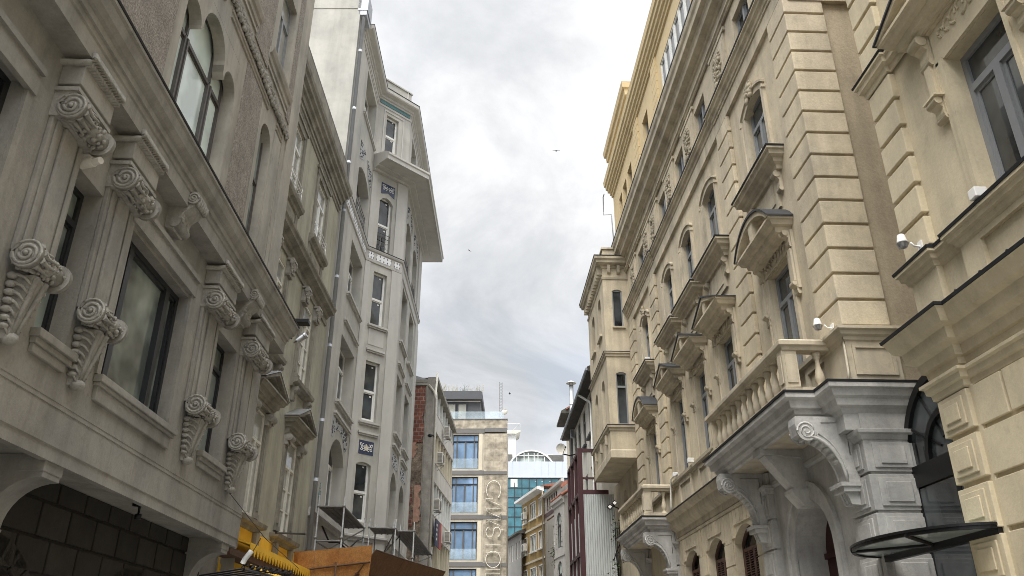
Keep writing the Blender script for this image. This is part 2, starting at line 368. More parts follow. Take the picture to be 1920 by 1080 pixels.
def window(B, u0, u1, w0, w1, d=-.16, fw=.06, fm=M_GFRAME, gm=M_GLASS, cols=2, tran=.28, fr=None, rows=0, dep=.06, sill=None, label=None, tall=0):
    """window part = frame mesh, with a pane (and a sill) below it"""
    m = B.mb(fr); b0, b1 = d, d + dep
    m.box(u0, u0 + fw, b0, b1, w0, w1); m.box(u1 - fw, u1, b0, b1, w0, w1)
    m.box(u0 + fw, u1 - fw, b0, b1, w0, w0 + fw); m.box(u0 + fw, u1 - fw, b0, b1, w1 - fw, w1)
    wt = w1 - (w1 - w0) * tran if tran else w1 - fw
    if tran: m.box(u0 + fw, u1 - fw, b0, b1 + .015, wt - fw * .6, wt + fw * .6)
    top = wt - fw * .6 if tran else w1 - fw
    for k in range(1, cols):
        x_ = u0 + (u1 - u0) * k / cols; m.box(x_ - fw * .75, x_ + fw * .75, b0, b1 + .02, w0 + fw, top)
    for k in range(1, rows):
        y_ = w0 + fw + (top - w0 - fw) * k / rows; m.box(u0 + fw, u1 - fw, b0, b1 - .01, y_ - fw * .35, y_ + fw * .35)
    # casement inner beads
    for k in range(cols):
        x0 = u0 + (u1 - u0) * k / cols + fw * (1 if k == 0 else .75); x1 = u0 + (u1 - u0) * (k + 1) / cols - fw * (1 if k == cols - 1 else .75)
        bd = fw * .55
        m.box(x0, x0 + bd, b0, b1 - .02, w0 + fw, top); m.box(x1 - bd, x1, b0, b1 - .02, w0 + fw, top)
        m.box(x0 + bd, x1 - bd, b0, b1 - .02, w0 + fw, w0 + fw + bd); m.box(x0 + bd, x1 - bd, b0, b1 - .02, top - bd, top)
    f = m.build('window', fm, B.o, label)
    g = B.mb(fr); g.poly([(u0 + .01, d + .02, w0 + .01), (u1 - .01, d + .02, w0 + .01), (u1 - .01, d + .02, w1 - .01), (u0 + .01, d + .02, w1 - .01)])
    g.build('pane', gm, f)
    if sill:
        q = B.mb(fr); sm_, pr_, th_ = sill; q.box(u0 - .12, u1 + .12, 0, pr_, w0 - th_, w0 - .005); q.box(u0 - .07, u1 + .07, 0, pr_ * .6, w0 - th_ * 1.8, w0 - th_)
        q.build('sill', sm_, f)
    return f

def blocks(m, u0, u1, d0, d1, w0, w1, step, gap=.055, rec=.05):
    """rusticated pier: blocks with sunk joints"""
    n = max(1, round((w1 - w0) / step)); st = (w1 - w0) / n
    m.box(u0 + rec, u1 - rec, d0 + .01, d1 - rec, w0, w1)
    for k in range(n): m.box(u0, u1, d0, d1, w0 + k * st + gap / 2, w0 + (k + 1) * st - gap / 2)

def pediment(B, u0, u1, w0, h, D, kind, m1=M_BEIGE_T, m2=M_FLASH, keyst=True, fl=True):
    """hooded window head on brackets: entablature, raking cornice, tympanum, flashing"""
    c = (u0 + u1) / 2
    p = B.mb()
    p.sweep([(u0 + .2, 0), (u0 + .2, D - .22), (u1 - .2, D - .22), (u1 - .2, 0)], [(-.2, w0 - .18), (-.06, w0 - .18), (-.04, w0 - .12), (.02, w0 - .1), (.04, w0), (.12, w0 + .02), (.16, w0 + .1), (.2, w0 + .12), (.2, w0 + .17), (-.2, w0 + .17)])
    wb = w0 + .17
    if kind == 'tri':
        top = [(u0, wb), (c, wb + h), (u1, wb)]
    else:
        top = archline(u0, u1, wb, h, 'arc', 12)
    def inset(t):
        k = (c, wb)
        return [(k[0] + (q[0] - k[0]) * (1 - t * 1.0 / ((u1 - u0) / 2)), wb + (q[1] - wb) * (1 - t / h) if q[1] > wb + 1e-6 else wb) for q in top]
    a, b, e_ = inset(.0), inset(.11), inset(.2)
    p.strip(a, b, 'd', 0.0, D); p.strip(b, e_, 'd', .0, D * .72)
    p.prism([(u0 + .1, wb - .005)] + e_[1:-1] + [(u1 - .1, wb - .005)], 'd', .0, D * .28)
    if keyst: p.prism([(c - .09, wb), (c + .09, wb), (c + .15, wb + h - .06), (c - .15, wb + h - .06)], 'd', 0, D * .95)
    o = p.build('pediment', m1, B.o)
    if fl:
        q = B.mb(); up = [(x_, y_ + .05) for x_, y_ in a]; up[0] = (u0 - .03, wb + .02); up[-1] = (u1 + .03, wb + .02)
        lo = [(x_, y_ + .003) for x_, y_ in a]; lo[0] = (u0 - .03, wb - .01); lo[-1] = (u1 + .03, wb - .01)
        q.strip(up, lo, 'd', 0, D + .03); q.build('flashing', m2, o)
    return o

def console(m, u, wd, w0, w1, D):
    """small scroll bracket"""
    pts = [(0, w0), (D * .35, w0 + .02), (D * .5, w0 + (w1 - w0) * .3), (D * .45, w0 + (w1 - w0) * .55), (D, w0 + (w1 - w0) * .75), (D, w1), (0, w1)]
    m.prism(pts, 'u', u - wd / 2, u + wd / 2)
    m.cyl_u(u - wd / 2 - .015, u + wd / 2 + .015, D * .75, w1 - (w1 - w0) * .17, (w1 - w0) * .16, seg=10)
    m.cyl_u(u - wd / 2 - .015, u + wd / 2 + .015, D * .3, w0 + (w1 - w0) * .12, (w1 - w0) * .11, seg=10)

def relief(m, u0, u1, w0, w1, d, n, s=.05, seed=0):
    r = random.Random(seed)
    for k in range(n):
        c = (r.uniform(u0, u1), d, r.uniform(w0, w1)); m.blob(c, (s * r.uniform(.5, 1.4), s * r.uniform(.4, .8), s * r.uniform(.5, 1.4)), 6, 4)

def spiral(m, u, d, w_, r, turns=2.1, tr=.022, dirn=1, seg=6, start=0.):
    pts = []
    for i in range(int(turns * 14) + 1):
        t = i / (turns * 14); a = start + dirn * t * turns * 2 * PI; rr = r * (1 - .86 * t)
        pts.append((u, d + rr * math.cos(a), w_ + rr * math.sin(a)))
    m.tube(pts, tr, seg)

# ================================================================== GROUND
def flat(name, pts, zz, m):
    me = bpy.data.meshes.new(name); me.from_pydata([(x_, y_, zz) for x_, y_ in pts], [], [list(range(len(pts)))]); me.materials.append(m)
    o = bpy.data.objects.new(name, me); C.objects.link(o); o['kind'] = 'structure'; return o
flat('ground', [(-400, -400), (400, -400), (400, 600), (-400, 600)], -.02, M_ASPH)
flat('road', [(-3.2, -60), (3.6, -60), (3.6, 64), (-3.2, 64)], 0, M_ASPH)
for nm, x0, x1 in (('pavement', -6, -3.2), ('pavement', 3.6, 7)):
    me = bpy.data.meshes.new(nm); b = MB(); b.box(x0, x1, -60, 64, -.02, .13)
    me.from_pydata(b.v, [], b.f); me.materials.append(M_PAVE); o = bpy.data.objects.new(nm, me); C.objects.link(o); o['kind'] = 'structure'

# ================================================================== RIGHT : long beige building with two balconies
R2 = Bld('apartment_building', 'long beige stucco building with two stone balconies, pedimented windows and corner oriel', 'building', 6.1, 0, 0, True, )
WIN = [(14.0, 15.12), (17.85, 18.95), (20.4, 21.45), (22.95, 23.95), (26.8, 27.85)]
ops = []
for a, b in WIN:
    ops.append((a, b, 11.25, 13.27, .16, 'arc', .3)); ops.append((a, b, 6.62, 8.97, 0, 'arc', .3)); ops.append((a, b - .05, 14.75, 16.1, 0, 'arc', .3))
m = R2.mb(); m.wall(12.2, 30.1, 5.6, 17.0, ops, 0, .3)
# ground floor: door arch and shuttered windows
GW = [(17.95, 19.6), (20.35, 21.95), (22.8, 24.45)]
gops = [(a, b, 0.9, 4.5, .34, 'arc', .28) for a, b in GW] + [(13.6, 16.1, 0, 4.6, 1.1, 'arc', .05), (26.4, 27.9, 0, 4.2, .75, 'arc', .5)]
m.wall(12.2, 30.1, 0, 5.6, gops, 0, .45)
m.build('wall', M_BEIGE, R2.o)
m = R2.mb(); m.box(12.3, 30.05, -9.5, -.9, 0, 20.4); m.build('core_block', M_BEIGE_D, R2.o)
m = R2.mb(); m.poly([(12.2, 0, 0), (12.2, -10, 0), (12.2, -10, 17.1), (12.2, 0, 17.1)]); m.box(12.14, 12.2, -3.2, -.02, 6.62, 6.7); m.box(12.1, 12.2, -3.2, -.02, 13.85, 14.1)
m.build('end_wall', M_BEIGE_D, R2.o, 'bare brown rendered end wall facing the gap')
# quoined piers
for u0, u1, d0, w1 in ((12.12, 13.02, -.72, 14.0), (16.12, 17.0, 0, 14.0), (25.1, 26.0, 0, 14.0), (29.15, 30.12, -.4, 14.0)):
    m = R2.mb(); blocks(m, u0, u1, d0, .1, 6.68, w1, .49); m.build('quoin_pier', M_BEIGE_Q, R2.o, bevel=.012)
# frieze + string course
m = R2.mb(); m.box(12.2, 30.12, 0, .08, 14.02, 14.4); m.build('frieze', M_BEIGE_T, R2.o)
prof = [(0, 14.38), (.03, 14.38), (.03, 14.44), (.06, 14.46), (.075, 14.54), (.13, 14.58), (.15, 14.66), (.19, 14.68), (.19, 14.72), (0, 14.74)]
pj = [(12.1, -2), (12.1, .08), (17.05, .08), (17.05, 0.03), (25.05, .03), (25.05, .08), (30.15, .08), (30.15, -.3)]
m = R2.mb(); m.sweep(pj, prof); o = m.build('string_course', M_BEIGE_T, R2.o)
m = R2.mb(); m.sweep(pj, [(.0, 14.723), (.2, 14.723), (.21, 14.76), (0, 14.79)]); m.build('flashing', M_FLASH, o)
# main cornice
prof = [(0, 16.5), (.05, 16.5), (.06, 16.56), (.1, 16.58), (.1, 16.62), (.03, 16.64), (.03, 16.98), (.08, 17.0), (.1, 17.1), (.27, 17.14), (.28, 17.3), (.31, 17.34), (.32, 17.4), (.44, 17.44), (.45, 17.62), (.5, 17.7), (.52, 17.8), (.52, 17.84), (0, 17.86)]
pm = [(12.1, -3), (12.1, .02), (30.2, .02), (30.2, -.5)]
m = R2.mb(); m.sweep(pm, prof); o = m.build('cornice', M_BEIGE_T, R2.o)
m = R2.mb(); m.sweep(pm, [(0, 17.862), (.53, 17.842), (.54, 17.88), (0, 17.92)]); m.build('flashing', M_FLASH, o)
# third floor panels with relief between small windows
for k, (a, b) in enumerate([(15.7, 16.9), (18.95, 20.2), (21.5, 22.75), (24.05, 25.3), (28.2, 29.2), (12.4, 13.5), (25.5, 26.5)]):
    m = R2.mb(); m.box(a, b, 0, .05, 14.78, 16.3); m.box(a + .12, b - .12, .05, .075, 14.95, 16.15); c = (a + b) / 2
    m.box(a - .1, b + .1, 0, .07, 16.3, 16.4)
    relief(m, c - .26, c + .26, 15.1, 16.0, .09, 46, .075, k); m.build('relief_panel', M_BEIGE_T, R2.o)
# architrave surrounds, windows
for k, (a, b) in enumerate(WIN):
    seg = k in (0, 4)
    for (w0, w1, rise) in ((11.25, 13.27, .16), (6.62, 8.97, 0)):
        m = R2.mb(); t = .17
        m.box(a - t, a - .002, 0, .045, w0, w1 - rise); m.box(b + .002, b + t, 0, .045, w0, w1 - rise)
        m.box(a - t - .03, a - t, 0, .07, w0, w1 - rise - .1); m.box(b + t, b + t + .03, 0, .07, w0, w1 - rise - .1)
        if rise:
            lo = archline(a, b, w1 - rise + .002, rise); up = archline(a - t - .03, b + t + .03, w1 - rise + .05, rise + .1); m.strip(up, lo, 'd', 0, .045)
            u2 = [(x_, y_ + .055) for x_, y_ in up]; m.strip(u2, up, 'd', 0, .085)
            if seg:
                c = (a + b) / 2; relief(m, c - .16, c + .16, w1 - .02, w1 + .38, .09, 26, .085, k)
            for s_ in (a - t - .03, b + t + .03): m.box(s_ - .03, s_ + .03, 0, .1, w1 - rise - .12, w1 - rise - .04)
        m.build('window_surround', M_BEIGE_T, R2.o)
    window(R2, a, b, 11.25, 13.27, -.17, .075, tran=.3)
    window(R2, a, b, 6.62, 8.97, -.17, .075, tran=.28)
    window(R2, a, b - .05, 14.75, 16.1, -.17, .07, tran=0)
    # sill hood of the upper window
    m = R2.mb(); u0, u1 = a - .42, b + .45
    m.sweep([(u0, 0), (u0, .16), (u1, .16), (u1, 0)], [(-.16, 10.78), (-.05, 10.78), (-.03, 10.86), (.03, 10.9), (.05, 10.98), (.14, 11.02), (.16, 11.1), (.2, 11.12), (.2, 11.17), (-.16, 11.19)])
    m.box(a - .1, b + .1, 0, .05, 10.05, 10.78); m.box(a + .08, b - .08, .05, .07, 10.2, 10.68)
    for s_ in (a - .22, b + .22): console(m, s_, .15, 10.3, 10.78, .14)
    o = m.build('sill', M_BEIGE_T, R2.o)
    m = R2.mb(); m.sweep([(u0, 0), (u0, .16), (u1, .16), (u1, 0)], [(-.16, 11.19), (.215, 11.172), (.225, 11.2), (-.16, 11.23)]); m.build('flashing', M_FLASH, o)
    # lintel frieze with scroll relief, consoles and pediment of the lower window
    m = R2.mb(); m.box(a - .1, b + .1, 0, .06, 9.0, 9.36)
    r = random.Random(k)
    for i in range(7):
        x_ = a + .08 + (b - a - .16) * i / 6; s_ = .085 + .05 * (1 - abs(i - 3) / 3)
        m.tube([(x_ + s_ * math.cos(t_) * (1 if i < 3.5 else -1), .075, 9.18 + s_ * math.sin(t_)) for t_ in [q * .6 for q in range(8)]], .022, 5)
    for s_ in (a - .25, b + .25):
        m.box(s_ - .12, s_ + .12, 0, .06, 8.1, 9.36); console(m, s_, .17, 8.98, 9.36, .2)
        console(m, s_, .17, 7.98, 8.24, .15); m.box(s_ - .07, s_ + .07, .06, .1, 8.26, 8.96)
    m.build('lintel', M_BEIGE_T, R2.o)
    pediment(R2, a - .5, b + .5, 9.42, .42 if not seg else .5, .52, 'seg' if seg else 'tri')
# dado between first-floor sills and the lower cornice
m = R2.mb()
for u0, u1 in ((17.75, 19.2), (19.5, 20.7), (20.95, 21.95), (22.75, 24.2), (12.9, 14.0), (15.1, 16.0)):
    m.box(u0, u1, 0, .06, 5.72, 5.84); m.box(u0, u1, 0, .06, 6.42, 6.54); m.box(u0, u0 + .12, 0, .06, 5.84, 6.42); m.box(u1 - .12, u1, 0, .06, 5.84, 6.42)
    m.box(u0 + .2, u1 - .2, 0, .02, 5.93, 6.33)
m.sweep([(12.95, 0), (30.1, 0)], [(0, 6.5), (.05, 6.52), (.06, 6.56), (.12, 6.58), (.13, 6.66), (0, 6.68)])
m.build('dado', M_BEIGE_T, R2.o)
m = R2.mb()   # corner pedestal at balcony level
m.box(12.1, 13.0, -.75, .12, 5.68, 6.5); m.sweep([(12.1, -.95), (12.1, .12), (13.0, .12), (13.0, 0)], [(0, 6.4), (.03, 6.42), (.04, 6.47), (.09, 6.5), (.1, 6.56), (.15, 6.58), (.15, 6.63), (0, 6.65)])
for a, b, c, d in ((-.66, .03, 5.82, 5.87), (-.66, .03, 6.28, 6.33), (-.66, -.61, 5.87, 6.28), (-.02, .03, 5.87, 6.28)): m.box(12.07, 12.1, a, b, c, d)
m.sweep([(12.14, -3.2), (12.14, -1.05)], [(0, 6.42), (.08, 6.5), (.1, 6.6), (0, 6.62)])
m.build('pedestal', M_BEIGE_T, R2.o)
# lower cornice of the middle part
lc = [(0, 5.02), (.03, 5.02), (.05, 5.1), (.05, 5.18), (.2, 5.3), (.22, 5.36), (.24, 5.48), (.33, 5.52), (.36, 5.6), (.38, 5.63), (0, 5.66)]
m = R2.mb(); m.sweep([(17.0, 0), (25.2, 0)], lc); m.sweep([(17.3, 0), (25.2, 0)], [(0, 4.9), (.05, 4.92), (.07, 4.98), (.03, 5.0), (0, 5.0)])
o = m.build('lower_cornice', M_BEIGE_T, R2.o)
m = R2.mb(); m.sweep([(17.0, 0), (25.2, 0)], [(0, 5.662), (.39, 5.635), (.4, 5.665), (0, 5.69)]); m.build('flashing', M_FLASH, o)
# voussoir slabs over the shuttered windows
m = R2.mb()
for (a, b) in GW:
    c = (a + b) / 2
    for i in range(-4, 5):
        t0 = c + i * .262 - .119; t1 = t0 + .238; s_ = .06 * i; hh = max(abs(t0 - c - s_ * .6), abs(t1 - c - s_ * .6)); wb_ = (4.56 if abs(i) < 3 else 4.28) if abs(i) < 4 else 4.2
        m.prism([(t0 + s_ * .02, wb_), (t1 + s_ * .02, wb_), (t1 + s_ * .1, 4.9), (t0 + s_ * .1, 4.9)], 'd', 0, .03)
for u0, u1 in ((17.35, 17.92), (19.63, 20.32), (21.98, 22.77), (24.48, 24.95)):
    blocks(m, u0, u1, 0, .035, .1, 4.2, .5, .03, .02)
m.build('voussoirs', M_BEIGE_Q, R2.o)
for a, b in GW:
    m = R2.mb(); m.wall(a, b, .9, 4.5, [(a + .07, b - .07, .95, 4.42, .32)], -.18, .05)
    f = m.build('shutter_window', M_WOODBR, R2.o)
    for h in (0, 1):
        m = R2.mb(); x0 = a + .1 + h * (b - a - .2) / 2; x1 = x0 + (b - a - .2) / 2 - .01; top = 3.95
        for q0, q1 in ((x0, x0 + .06), (x1 - .06, x1), ((x0 + x1) / 2 - .025, (x0 + x1) / 2 + .025)): m.box(q0, q1, -.22, -.17, .95, top)
        m.box(x0, x1, -.22, -.17, top, top + .08)
        k = .95
        while k < top - .03:
            m.prism([(-.215, k + .035), (-.175, k), (-.175, k + .008), (-.215, k + .043)], 'u', x0 + .04, x1 - .04); k += .052
        m.build('shutter', M_WOODBR, f)
    m = R2.mb(); m.poly([(a, -.26, .9), (b, -.26, .9), (b, -.26, 4.5), (a, -.26, 4.5)]); m.build('pane', M_GLASS, f)

# --- grey stone portico pier at the near end, with door and balcony brackets
PJ = [0, 1.3, 1.9, 2.49, 3.08, 3.67, 4.25, 4.8]
def portico_pier(u0, u1, front):
    m = R2.mb(); m.box(u0 + .03, u1 - .03, -.68, front - .05, 0, 4.84)
    for a, b in zip(PJ, PJ[1:]):
        m.box(u0, u1, -.72, front, a + .02, b - .02)
        m.box(u0 - .025, u0, -.6, front - .12, a + .08, b - .08); m.box(u0 - .045, u0 - .025, -.5, front - .22, a + .14, b - .14)
        m.box(u0 + .12, u1 - .12, front, front + .025, a + .08, b - .08); m.box(u0 + .2, u1 - .2, front + .025, front + .04, a + .14, b - .14)
    m.sweep([(u0, -.75), (u0, front), (u1, front), (u1, -.1)], [(0, 4.76), (.02, 4.77), (.05, 4.84), (.09, 4.86), (.1, 4.92), (0, 4.93)])
    m.box(u0 + .02, u1 - .02, -.68, front - .02, 4.93, 5.2)
    return m.build('portico_pier', M_GSTONE, R2.o, bevel=.008)
portico_pier(12.12, 12.95, .12); portico_pier(16.55, 17.3, .14)
portico_pier(25.05, 25.6, .1); portico_pier(29.2, 29.8, .1)
m = R2.mb(); m.sweep([(12.95, 0), (16.55, 0)], [(0, 4.86), (.06, 4.9), (.07, 4.97), (0, 4.98)]); m.box(12.95, 16.55, 0, .06, 4.98, 5.22)
lo = archline(13.95, 15.75, 3.42, .9); lo = [(13.95, 0.2)] + lo + [(15.75, .2)]
up = archline(13.7, 16.0, 3.42, 1.15); up = [(13.7, .2)] + up + [(16.0, .2)]
m.strip(up, lo, 'd', 0, .05)
u2 = archline(13.62, 16.08, 3.42, 1.23); u2 = [(13.62, .2)] + u2 + [(16.08, .2)]; m.strip(u2, up, 'd', 0, .085)
m.prism([(0, 4.5), (.3, 4.5), (.78, 5.1), (.78, 5.22), (0, 5.22)], 'u', 14.68, 15.02); m.prism([(0, 4.2), (.16, 4.2), (.36, 4.44), (.36, 4.5), (0, 4.5)], 'u', 14.65, 15.05)
m.prism([(0, 5.05), (.86, 5.13), (.86, 5.24), (0, 5.24)], 'u', 14.62, 15.08)
m.wall(12.95, 16.55, 0, 4.86, [(13.95, 15.75, 0, 4.32, .9, 'arc', .6)], .012, .6); m.build('portal', M_GSTONE, R2.o)
m = R2.mb(); m.poly([(13.9, -.56, 0), (15.8, -.56, 0), (15.8, -.56, 4.4), (13.9, -.56, 4.4)])
for x0, x1 in ((13.98, 14.84), (14.86, 15.72)):
    for w0, w1 in ((.3, 1.2), (1.4, 2.5), (2.7, 3.3)): m.box(x0 + .1, x1 - .1, -.56, -.53, w0, w1)
m.box(13.97, 15.73, -.57, -.5, 3.38, 3.48)
m.build('door', M_DOOR, R2.o)
m = R2.mb(); m.poly([(26.3, -.5, 0), (28, -.5, 0), (28, -.5, 4.2), (26.3, -.5, 4.2)]); m.build('door', M_DOOR, R2.o)

def bal_bracket(u, D, w1=5.22):
    m = R2.mb(); t = .15
    arc = [(D - .14 - (D - .46) * math.sin(x_ * PI / 2 / 9) , w1 - .34 - (.72) * (1 - math.cos(x_ * PI / 2 / 9))) for x_ in range(10)]
    pts = [(.1, w1), (D - .02, w1), (D, w1 - .12), (D - .02, w1 - .3)] + arc + [(.3, w1 - 1.12), (.1, w1 - 1.12)]
    m.prism(pts, 'u', u - t, u + t)
    for s_ in (-1, 1):     # moulded rib along the curve, scroll, sunk spandrel edge
        uu = u + s_ * t
        m.tube([(uu, a, b + .02) for a, b in arc], .028, 6); m.tube([(uu, a - .02, b + .1) for a, b in arc[2:]], .014, 5)
        m.cyl_u(uu - .015, uu + .015, D - .17, w1 - .24, .16, seg=20); spiral(m, uu + s_ * .012, D - .17, w1 - .24, .15, 2.1, .017)
        m.tube([(uu, D - .42, w1 - .1), (uu, .2, w1 - .1), (uu, .2, w1 - .62)], .013, 5)
    for i, (a, b) in enumerate(arc[:7]): m.blob((u, a, b), (t * 1.05, .045, .05), 8, 4)
    m.box(u - t - .05, u + t + .05, .1, .42, w1 - 1.2, w1 - 1.12); m.box(u - t - .08, u + t + .08, .1, .46, w1 - 1.12, w1 - 1.06)
    for k in (-.1, 0, .1): m.prism([(.1, w1 - 1.4), (.3, w1 - 1.38), (.36, w1 - 1.2), (.1, w1 - 1.2)], 'u', u + k - .035, u + k + .035)
    return m.build('bracket', M_GSTONE, R2.o)

def balcony(u0, u1, D, nb, jog=0):
    s = R2.mb(); s.box(u0 + .3, u1 - .3, 0, D - .3, 5.24, 5.6)
    path = [(u0 + .3, 0), (u0 + .3, D - .3), (u1 - .3, D - .3), (u1 - .3, 0)]
    s.sweep(path, [(-.02, 5.2), (.03, 5.22), (.04, 5.28), (.12, 5.32), (.13, 5.38), (.2, 5.4), (.22, 5.52), (.3, 5.55), (.3, 5.63), (-.02, 5.64)])
    slab = s.build('balcony', M_GSTONE, R2.o, bevel=.006)
    q = R2.mb(); q.box(u0 + .02, u1 - .02, 0, D - .02, 5.642, 5.66); q.sweep(path, [(0, 5.655), (.32, 5.633), (.33, 5.665), (0, 5.69)]); q.build('flashing', M_FLASH, slab)
    q = R2.mb(); q.box(u0 + .32, u1 - .32, .01, D - .32, 5.225, 5.239); q.build('soffit', M_BEIGE_T, slab)
    r = R2.mb(); e0, e1, f = u0 + .2, u1 - .2, D - .14
    r.box(e0 - .04, e1 + .04, f - .24, f + .05, 5.68, 5.78); r.box(e0 - .04, e0 + .22, 0.1, f - .24, 5.68, 5.78); r.box(e1 - .22, e1 + .04, 0.1, f - .24, 5.68, 5.78)
    pr = [(-.11, 6.44), (.11, 6.44), (.13, 6.5), (.17, 6.52), (.17, 6.6), (.1, 6.64), (-.11, 6.64)]
    r.sweep([(e0 + .09, 0), (e0 + .09, f - .1), (e1 - .09, f - .1), (e1 - .09, 0)], pr)
    r.box(e0 + .05, e1 - .05, f - .2, f - .02, 6.43, 6.5)
    for x_ in (e0, e1 - .24):
        r.box(x_, x_ + .24, f - .24, f + .02, 5.78, 6.45)
        r.box(x_ + .04, x_ + .2, f + .02, f + .04, 5.86, 6.36); r.box(x_ - .018, x_, f - .2, f - .02, 5.86, 6.36)
    r.build('railing', M_BEIGE_T, slab, bevel=.008)
    bp = [(.075, 5.78), (.075, 5.83), (.05, 5.86), (.07, 5.9), (.085, 5.98), (.07, 6.06), (.042, 6.18), (.036, 6.28), (.045, 6.31), (.06, 6.33), (.06, 6.36), (.075, 6.37), (.075, 6.44)]
    me = None
    pos = [(e0 + .24 + (e1 - e0 - .48) * (i + .5) / nb, f - .11) for i in range(nb)] + [(e0 + .1, f - .62), (e1 - .1, f - .62)]
    for (x_, y_) in pos:
        if me is None:
            b = R2.mb(); b.lathe(0, 0, bp, 12); o = b.build('baluster', M_BEIGE_T, slab); me = o
        else: o = me.copy(); C.objects.link(o)
        o.parent = slab; o.location = (x_, y_, 0)
    return slab
balcony(12.47, 17.6, 1.1, 12)
balcony(24.86, 29.7, 1.1, 11)
bal_bracket(12.6, 1.02); bal_bracket(16.95, 1.02); bal_bracket(25.25, 1.02); bal_bracket(29.4, 1.02)
# grey entablature wrapping the near end
m = R2.mb(); m.sweep([(12.14, -3.2), (12.14, .36), (12.75, .36)], [(-.02, 5.18), (.0, 5.2), (.03, 5.26), (.1, 5.3), (.12, 5.4), (.17, 5.44), (.2, 5.54), (.25, 5.56), (.25, 5.63), (-.02, 5.64)])
m.box(12.16, 12.7, -.7, .34, 4.93, 5.63); m.box(12.15, 12.2, -3.2, -.7, 4.9, 5.2)
o = m.build('end_entablature', M_GSTONE, R2.o)
m = R2.mb(); m.sweep([(12.14, -3.2), (12.14, .36), (12.5, .36)], [(-.02, 5.66), (.26, 5.635), (.27, 5.67), (-.02, 5.69)]); m.build('flashing', M_FLASH, o)

# attic storey, yellow
m = R2.mb(); aw = [(17.0, 20.75, 18.3, 19.55, 0, 'arc', .12), (23.0, 23.9, 17.95, 19.5, 0, 'arc', .25), (26.25, 27.1, 17.95, 19.45, 0, 'arc', .25), (27.4, 28.2, 17.95, 19.42, 0, 'arc', .25), (28.45, 29.1, 17.95, 19.4, 0, 'arc', .25)]
m.wall(11.5, 30.4, 17.85, 20.6, aw, .34, .25); m.poly([(30.4, .34, 17.85), (30.4, -6, 17.85), (30.4, -6, 22), (30.4, .34, 22)]); m.poly([(11.5, .34, 17.85), (11.5, -6, 17.85), (11.5, -6, 21), (11.5, .34, 21)])
m.build('attic_wall', M_YEL, R2.o)
cp = [(0, 20.3), (.06, 20.32), (.07, 20.45), (.12, 20.47), (.13, 20.6), (.2, 20.64), (.21, 20.78), (.27, 20.82), (.28, 20.98), (.33, 21.02), (.35, 21.2), (.36, 21.25), (0, 21.28)]
m = R2.mb(); m.sweep([(11.5, -2), (11.5, .34), (30.4, .34), (30.4, -2)], cp); m.build('attic_cornice', M_YEL, R2.o)
cp2 = [(0, 21.28), (.05, 21.3), (.06, 21.7), (.12, 21.74), (.14, 21.95), (.22, 22.0), (.24, 22.25), (.31, 22.3), (.34, 22.5), (.35, 22.55), (0, 22.58)]
m = R2.mb(); m.sweep([(25.6, -3), (25.6, .36), (30.0, .36), (30.0, -3)], cp2); m.build('attic_parapet', M_YEL, R2.o)
for u0, u1 in ((21.2, 21.9), (24.5, 25.3)):
    m = R2.mb(); blocks(m, u0, u1, .34, .4, 17.9, 20.25, .36, .025, .025); m.build('attic_pilaster', M_YEL, R2.o)
window(R2, 17.0, 20.75, 18.3, 19.55, .26, .06, M_WFRAME, M_GLASS, 6, 0)
for a, b, c, d in [x_[:4] for x_ in aw[1:]]: window(R2, a, b, c, d, .12, .06, M_GFRAME, M_GLASS, 1, 0)
m = R2.mb(); m.tube([(30.5, .72, 20.55), (30.7, .74, 20.5), (30.72, .76, 19.6), (30.5, .45, 19.5), (30.5, .4, 17.5)], .025, 6); m.build('overflow_pipe', M_GREYPIPE, R2.o)

# oriel at the far corner
OU0, OU1, OD = 30.2, 34.8, 1.05
m = R2.mb()
fr_n = (OU0, 0, 0, 1)    # near face frame: local u' = outward distance
mn = MB(1, (OU0, -.6, math.cos(PI / 2), math.sin(PI / 2)))
nops = [(.87, 1.28, 14.05, 15.72, .08, 'arc', .16), (.89, 1.31, 9.97, 12.1, .08, 'arc', .16)]
mn.wall(.5, 1.65, 8.78, 16.9, nops, 0, .16); 
m.v = mn.v; m.f = mn.f; m.sm = mn.sm
fo = [(31.0, 31.8, 9.97, 12.1, .3, 'arc', .25), (32.9, 33.7, 9.97, 12.1, .3, 'arc', .25), (31.0, 31.8, 14.0, 15.75, .3, 'arc', .25), (32.9, 33.7, 14.0, 15.75, .3, 'arc', .25)]
m.wall(OU0, OU1, 8.78, 16.9, fo, OD, .25)
m.poly([(OU1, OD, 8.78), (OU1, -3, 8.78), (OU1, -3, 16.9), (OU1, OD, 16.9)]); m.poly([(OU0, -1, 16.88), (OU1, -3, 16.88), (OU1, OD, 16.88), (OU0, OD, 16.88)])
m.prism([(OU0, OD), (OU1, OD), (OU1, 0), (OU0, 0)], 'w', 8.7, 8.78)
m.build('oriel', M_BEIGE, R2.o)
op = [(OU0, -.1), (OU0, OD), (OU1, OD), (OU1, -.5)]
m = R2.mb()
m.sweep(op, [(0, 16.16), (.03, 16.18), (.05, 16.26), (0, 16.28)]); m.sweep(op, [(0, 16.68), (.05, 16.7), (.06, 16.8), (.26, 16.86), (.28, 16.96), (.34, 17.02), (.35, 17.12), (0, 17.14)])
k = OU0 + .15
for i in range(14):
    m.box(OU0 + .1 + i * .33, OU0 + .22 + i * .33, OD, OD + .2, 16.45, 16.8)
for dd in (.32, .72): m.prism([(OU0 - .02, 16.42), (OU0 - .09, 16.48), (OU0 - .17, 16.72), (OU0 - .17, 16.8), (OU0, 16.8), (OU0, 16.42)], 'd', dd, dd + .12)
o1 = m.build('oriel_cornice', M_BEIGE_T, R2.o); m = R2.mb()
